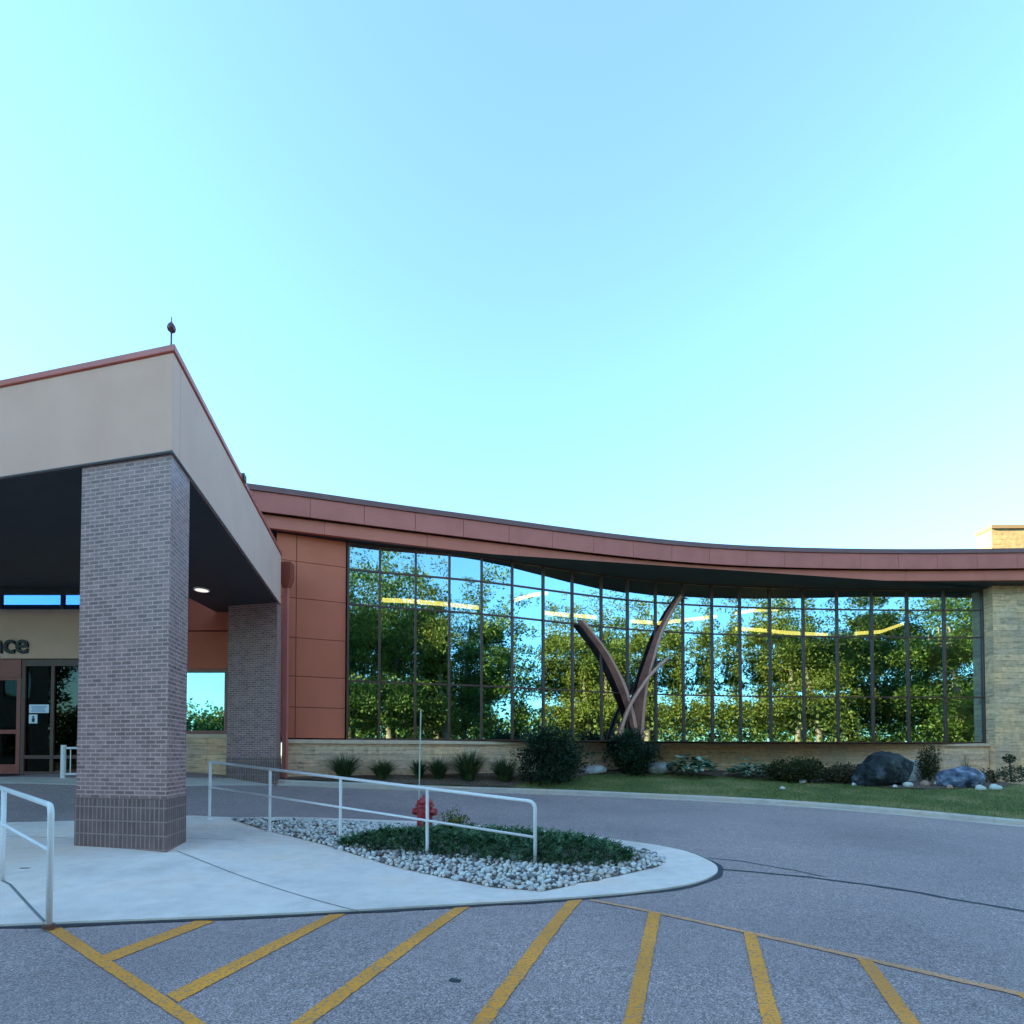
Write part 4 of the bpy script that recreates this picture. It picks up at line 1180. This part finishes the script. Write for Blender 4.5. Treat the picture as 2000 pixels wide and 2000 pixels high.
rock('flat_rock', 1286, 1510, 1.0, .42, M['palerock'], 'pale wedge rock against the right side of the smaller yew', 'rock', 13, .7, .35)
SL = [(1568, 1529, .14, 'white', 'white stone on the grass before the bronze-green mound shrub'), (1528, 1541, .09, 'white', 'small white stone alone on the lawn nearest the kerb'),
      (1668, 1534, .09, 'white', 'small white stone at the left foot of the black boulder'), (1692, 1534, .11, 'white', 'white stone at the front left of the black boulder'),
      (1775, 1537, .16, 'white', 'white stone between black and grey boulders'), (1808, 1534, .15, 'pink', 'pinkish stone right of the white stone between the boulders'),
      (1835, 1533, .18, 'white', 'larger pale stone touching the left of the grey boulder'), (1855, 1541, .11, 'pink', 'pink stone in front of the grey boulder'),
      (1915, 1543, .15, 'white', 'white stone at the right front of the grey boulder'), (1945, 1543, .18, 'white', 'white stone farthest right of the grey boulder'), (1748, 1538, .08, 'white', 'small white stone before the black boulder')]
for i, (px, py, r, c, lab) in enumerate(SL):
    rock('garden_stone', px, py, r * 2, r * 1.1, M['whitestone' if c == 'white' else 'pinkstone'], lab, 'stone', 30 + i, r * 1.6, .4, 'pale stones around the boulders', I2)
def hosta(px, py, w, h, n, lab, seed):
    p = G(px, py); rng = random.Random(seed); o = thing('hosta', p, lab, 'plant', 'variegated hostas by the stone base'); vs = []; fs = []
    for _ in range(n):
        a = rng.uniform(0, 6.28); r = rng.random() ** .6; c = p + Vector((math.cos(a) * r * w, math.sin(a) * r * w * .7, h * (1 - .6 * r) * rng.uniform(.5, 1)))
        d = Vector((math.cos(a), math.sin(a), rng.uniform(-.5, .4))).normalized(); s = d.cross(Vector((rng.uniform(-.4, .4), rng.uniform(-.4, .4), 1))).normalized(); L = rng.uniform(.2, .36); k = len(vs)
        vs += [c, c + d * L * .45 + s * L * .26, c + d * L, c + d * L * .45 - s * L * .26]; fs.append((k, k + 1, k + 2, k + 3))
    m = MB(); m.v, m.f = vs, fs; m.build('leaves', M['hosta'], o)
    m = MB()
    for i in range(8): m.tube([p, p + Vector((math.cos(i * .8) * w * .5, math.sin(i * .8) * w * .35, h * .5))], [.012, .006], 5)
    m.build('stalk', M['daylily'], o)
hosta(1350, 1517, .85, .95, 300, 'larger cream-edged hosta right of the smaller yew', 51)
hosta(1468, 1519, .8, .7, 240, 'smaller cream-edged hosta left of the mound shrub', 52)
shrub('mound_shrub', G(1556, 1527), 1.2, .8, .95, M['barberry'], 'rounded dark bronze-green mound shrub left of the black boulder', 'shrub', 5200, .095, 61, 18)
shrub('mound_shrub', G(1640, 1529), .95, .7, .72, M['brownplant'], 'lower brownish shrub touching the left of the black boulder', 'shrub', 3400, .08, 62, 13)
shrub('upright_shrub', G(1816, 1527), .5, .45, 1.45, M['barberry'], 'upright olive shrub rising between the black and grey boulders', 'shrub', 2400, .07, 63, 12)
shrub('upright_shrub', G(1940, 1530), .5, .4, .6, M['brownplant'], 'brownish low shrub between grey boulder and stone end wall', 'shrub', 700, .07, 64, 8)
blades('dry_grass', G(1886, 1522), 1.05, .3, 70, M['brownplant'], 'thin reddish dry grass tuft behind the grey boulder', 'plant', 65, .008)
blades('dry_grass', G(1830, 1520), 1.6, .35, 40, M['brownplant'], 'tall pale seed-head grass before the right end of the glass', 'plant', 66, .007)
def topiary(px, py):
    p = G(px, py); o = thing('topiary', p, 'small dark tiered topiary before the stone end wall', 'shrub'); rng = random.Random(9); vs = []; fs = []
    leafcloud(vs, fs, p + Vector((.1, 0, .3)), (.6, .4, .32), 900, .07, rng, .4); leafcloud(vs, fs, p + Vector((-.05, 0, .85)), (.2, .2, .17), 350, .06, rng, .4)
    m = MB(); m.v, m.f = vs, fs; m.build('foliage', M['yew'], o); m = MB(); m.tube([p, p + Vector((-.05, 0, .9))], .025, 6); m.build('trunk', M['wood'], o)
topiary(1975, 1528)
ys = Vector((wx(892, 9.75), 9.75, 0)); ys.z = mound(ys.x, ys.y)
shrub('yellow_shrub', ys, .36, .3, .66, M['yellowshrub'], 'yellow-green shrub beside the red hydrant', 'shrub', 900, .05, 71, 8)
ys2 = Vector((wx(722, 10.0), 10.0, 0)); ys2.z = mound(ys2.x, ys2.y)

# ------------------------------------------------------------------ trees behind the camera (mirrored in the glass)
def make_tree(H, seed, mat, lab, loc, crown_w, low):
    rng = random.Random(seed); o = thing('leafy_tree', loc, lab, 'tree', 'tall trees across the car park mirrored in the glass'); L = Vector(loc)
    tr = MB(); top = H * .72; pts = []; lean = rng.uniform(-.6, .6)
    for i in range(8):
        t = i / 7; pts.append(L + Vector((lean * t + .25 * math.sin(t * 4 + seed), .2 * math.cos(t * 5 + seed), top * t - .2)))
    tr.tube(pts, [.3 * (1 - .8 * i / 7) * (H / 15) for i in range(8)], 10)
    tips = []
    for k in range(17):
        t = rng.uniform(.28, .98); b0 = pts[int(t * 7)]; a = k * 2.4 + rng.uniform(-.4, .4); ln = crown_w * rng.uniform(.5, .95) * (1.15 - .6 * t)
        mid = b0 + Vector((math.cos(a) * ln * .5, math.sin(a) * ln * .5, ln * .45)); e = b0 + Vector((math.cos(a) * ln, math.sin(a) * ln, ln * rng.uniform(.6, 1.1)))
        tr.tube([b0, mid, e], [.1 * (1.2 - t), .06 * (1.2 - t), .015], 6); tips += [mid, e, mid.lerp(e, .5)]
    tr.build('trunk', M['bark'], o, smooth=True)
    vs = []; fs = []
    for c in tips + [pts[-1] + Vector((0, 0, H * .14)), pts[-1] + Vector((.8, .5, H * .05)), pts[-1] + Vector((-.8, -.5, H * .08))]:
        for j in range(4):
            cc_ = c + Vector((rng.gauss(0, .9), rng.gauss(0, .9), rng.gauss(0, .7)))
            s = rng.uniform(.7, 1.3); leafcloud(vs, fs, cc_, (s, s, s * .7), 95, .24, rng, .1, .2, .6)
    for j in range(low):
        a = rng.uniform(0, 6.28); r = crown_w * rng.uniform(.2, .7)
        leafcloud(vs, fs, L + Vector((math.cos(a) * r, math.sin(a) * r, rng.uniform(.5, H * .42))), (1.2, 1.2, 1.0), 70, .32, rng, .1, .2, .6)
    m = MB(); m.v, m.f = vs, fs; m.build('crown', mat, o); return o
TL = ['tall full green tree across the car park, mirrored in the glass front', 'tall yellowing tree across the car park, mirrored in the glass front', 'tall dark slender tree across the car park, mirrored in the glass front']
protos = [make_tree(20.5, 101, M['leaf'], TL[0], (3.5, -11, -.15), 3.9, 22), make_tree(19, 102, M['leaf2'], TL[1], (10, -10, -.15), 3.3, 18), make_tree(21.5, 103, M['leaf3'], TL[2], (15.5, -12, -.15), 3.3, 20)]
rng = random.Random(77)
spots = [(-2, -14), (20.5, -8.5), (25.5, -5.5), (30, -1), (34.5, 2.5), (38.5, 6.5), (44, 10), (50, 13.5), (7, -18), (13, -18), (22, -15), (29, -10), (34, -5), (40, 0), (46, 4.5), (54, 9), (43, -9), (53, -1), (60, 4), (27, -19), (-38, -12), (-44, -14), (-50, -11), (-57, -13)]
for i, (x, y) in enumerate(spots):
    k = (i * 2 + 1) % 3
    dup(protos[k], (x + rng.uniform(-.7, .7), y + rng.uniform(-.7, .7), -.15), rng.uniform(0, 6.28), TL[k], rng.uniform(.95, 1.35) if x < 24 else rng.uniform(.72, 1.08))
def make_bush(loc):
    rng = random.Random(55); o = thing('bush', loc, 'rounded green bush under the trees across the car park', 'shrub', 'bushes under the mirrored trees'); L = Vector(loc); vs = []; fs = []
    for i in range(16):
        a = rng.uniform(0, 6.28); q = rng.random() ** .5 * 1.9
        leafcloud(vs, fs, L + Vector((math.cos(a) * q, math.sin(a) * q, rng.uniform(.4, 2.9 - .7 * q))), (.9, .9, .75), 130, .26, rng, .2, .2, .6)
    m = MB(); m.v, m.f = vs, fs; m.build('foliage', M['leaf'], o)
    m = MB()
    for i in range(6): m.tube([L, L + Vector((math.cos(i) * 1.1, math.sin(i) * 1.1, 1.8))], [.05, .015], 5)
    m.build('stem', M['bark'], o); return o
# far-off wood closing the view under the crowns
rng = random.Random(91); vs = []; fs = []
for i in range(620):
    t = i / 619; x = -78 + 182 * t + rng.uniform(-1, 1); y = -44 + 62 * max(0, (x - 20) / 84) ** 1.3 + rng.uniform(-3, 3)
    leafcloud(vs, fs, (x, y, rng.uniform(1.0, 7.5 if x > -12 else 7.4)), (2.6, 2.2, rng.uniform(2, 3.2)), 190, .5, rng, .2, .2, .6)
m = MB(); m.v, m.f = vs, fs
tag(m.build('far_wood', M['leaf3']), 'far-off green wood closing the view across the car park, mirrored in the glass', 'wood', kind='stuff')
bush = make_bush((6.5, -10.5, -.15))
for x, y in [(1.5, -11.5), (11.5, -9.5), (16, -9), (20.5, -8), (24.5, -5.5), (28, -2.5), (31.5, 1), (35, 4), (39, 7.5), (43, 10.5), (48, 14), (13.5, -13), (18.5, -13), (24, -10.5), (29.5, -6), (34, -2), (38, 2), (42, 6), (47, 9), (4, -14.5), (9, -13.5), (53, 8), (50, 2)]:
    dup(bush, (x + rng.uniform(-.5, .5), y + rng.uniform(-.5, .5), -.15), rng.uniform(0, 6.28), None, rng.uniform(.8, 1.25))
# ------------------------------------------------------------------ unseen block added left of the frame to shade the forecourt
tw = thing('shade_block', (-38, 8.5, 0), 'tall brick block added out of view on the left to shade the forecourt', 'building')
TH = 24.3
m = MB(); m.box(-44, -33, -8, 25, -.5, TH); m.build('wall', M['shadeblockwall'], tw, uv=True)
m = MB(); m.box(-44.2, -32.8, -8.2, 25.2, TH + .001, TH + .35); m.build('parapet', M['cap'], tw)
for fl in range(5):  # windows dress the added block
    for k in range(9):
        y0 = -6.5 + k * 3.4; z0 = 1.4 + fl * 4
        m = MB(); m.box(-33, -32.93, y0, y0 + 1.9, z0, z0 + 2); w = m.build('window', M['mullion'], tw)
        m = MB(); m.box(-32.93, -32.92, y0 + .1, y0 + 1.8, z0 + .1, z0 + 1.9); m.build('pane', M['winglass'], w)

# ------------------------------------------------------------------ light
SUN_EL, SUN_AZ = 15.0, 259.0        # azimuth clockwise from +Y
w = bpy.data.worlds.new('World'); SC.world = w; w.use_nodes = True
nt = w.node_tree; bg = nt.nodes['Background']
sk = nt.nodes.new('ShaderNodeTexSky'); sk.sky_type = 'NISHITA'; sk.sun_disc = False
sk.sun_elevation = R(SUN_EL); sk.sun_rotation = R(SUN_AZ); sk.dust_density = .3; sk.ozone_density = 2.2; sk.air_density = 1.0
mx = nt.nodes.new('ShaderNodeMix'); mx.data_type = 'RGBA'; mx.blend_type = 'MULTIPLY'; mx.inputs[0].default_value = 1
mx.inputs[7].default_value = (.92, 1.0, .95, 1)
sp = nt.nodes.new('ShaderNodeSeparateColor'); cb = nt.nodes.new('ShaderNodeCombineColor')
nt.links.new(sk.outputs[0], sp.inputs[0])
for ch_, (ref, gm) in enumerate(((.42, .74), (.9, .93), (1.6, .97))):
    dv = nt.nodes.new('ShaderNodeMath'); dv.operation = 'DIVIDE'; dv.inputs[1].default_value = ref; nt.links.new(sp.outputs[ch_], dv.inputs[0])
    pw = nt.nodes.new('ShaderNodeMath'); pw.operation = 'POWER'; pw.inputs[1].default_value = gm; nt.links.new(dv.outputs[0], pw.inputs[0])
    ml = nt.nodes.new('ShaderNodeMath'); ml.operation = 'MULTIPLY'; ml.inputs[1].default_value = ref; nt.links.new(pw.outputs[0], ml.inputs[0])
    nt.links.new(ml.outputs[0], cb.inputs[ch_])
nt.links.new(cb.outputs[0], mx.inputs[6]); nt.links.new(mx.outputs[2], bg.inputs[0]); bg.inputs[1].default_value = .1
sd = bpy.data.lights.new('sun', 'SUN'); sd.energy = 4.8; sd.angle = R(.5); sd.color = (1, .72, .4)
so = bpy.data.objects.new('sun', sd); COL.objects.link(so)
dirv = Vector((math.sin(R(SUN_AZ)) * math.cos(R(SUN_EL)), math.cos(R(SUN_AZ)) * math.cos(R(SUN_EL)), math.sin(R(SUN_EL))))
so.rotation_euler = dirv.to_track_quat('Z', 'Y').to_euler(); so.location = (-60, -5, 40)
vs_ = SC.view_settings
vs_.view_transform = 'Standard'; vs_.look = 'None'; vs_.exposure = 3.05; vs_.gamma = 1
SC.cycles.max_bounces = 8; SC.cycles.glossy_bounces = 4; SC.cycles.transparent_max_bounces = 12; SC.cycles.use_denoising = True
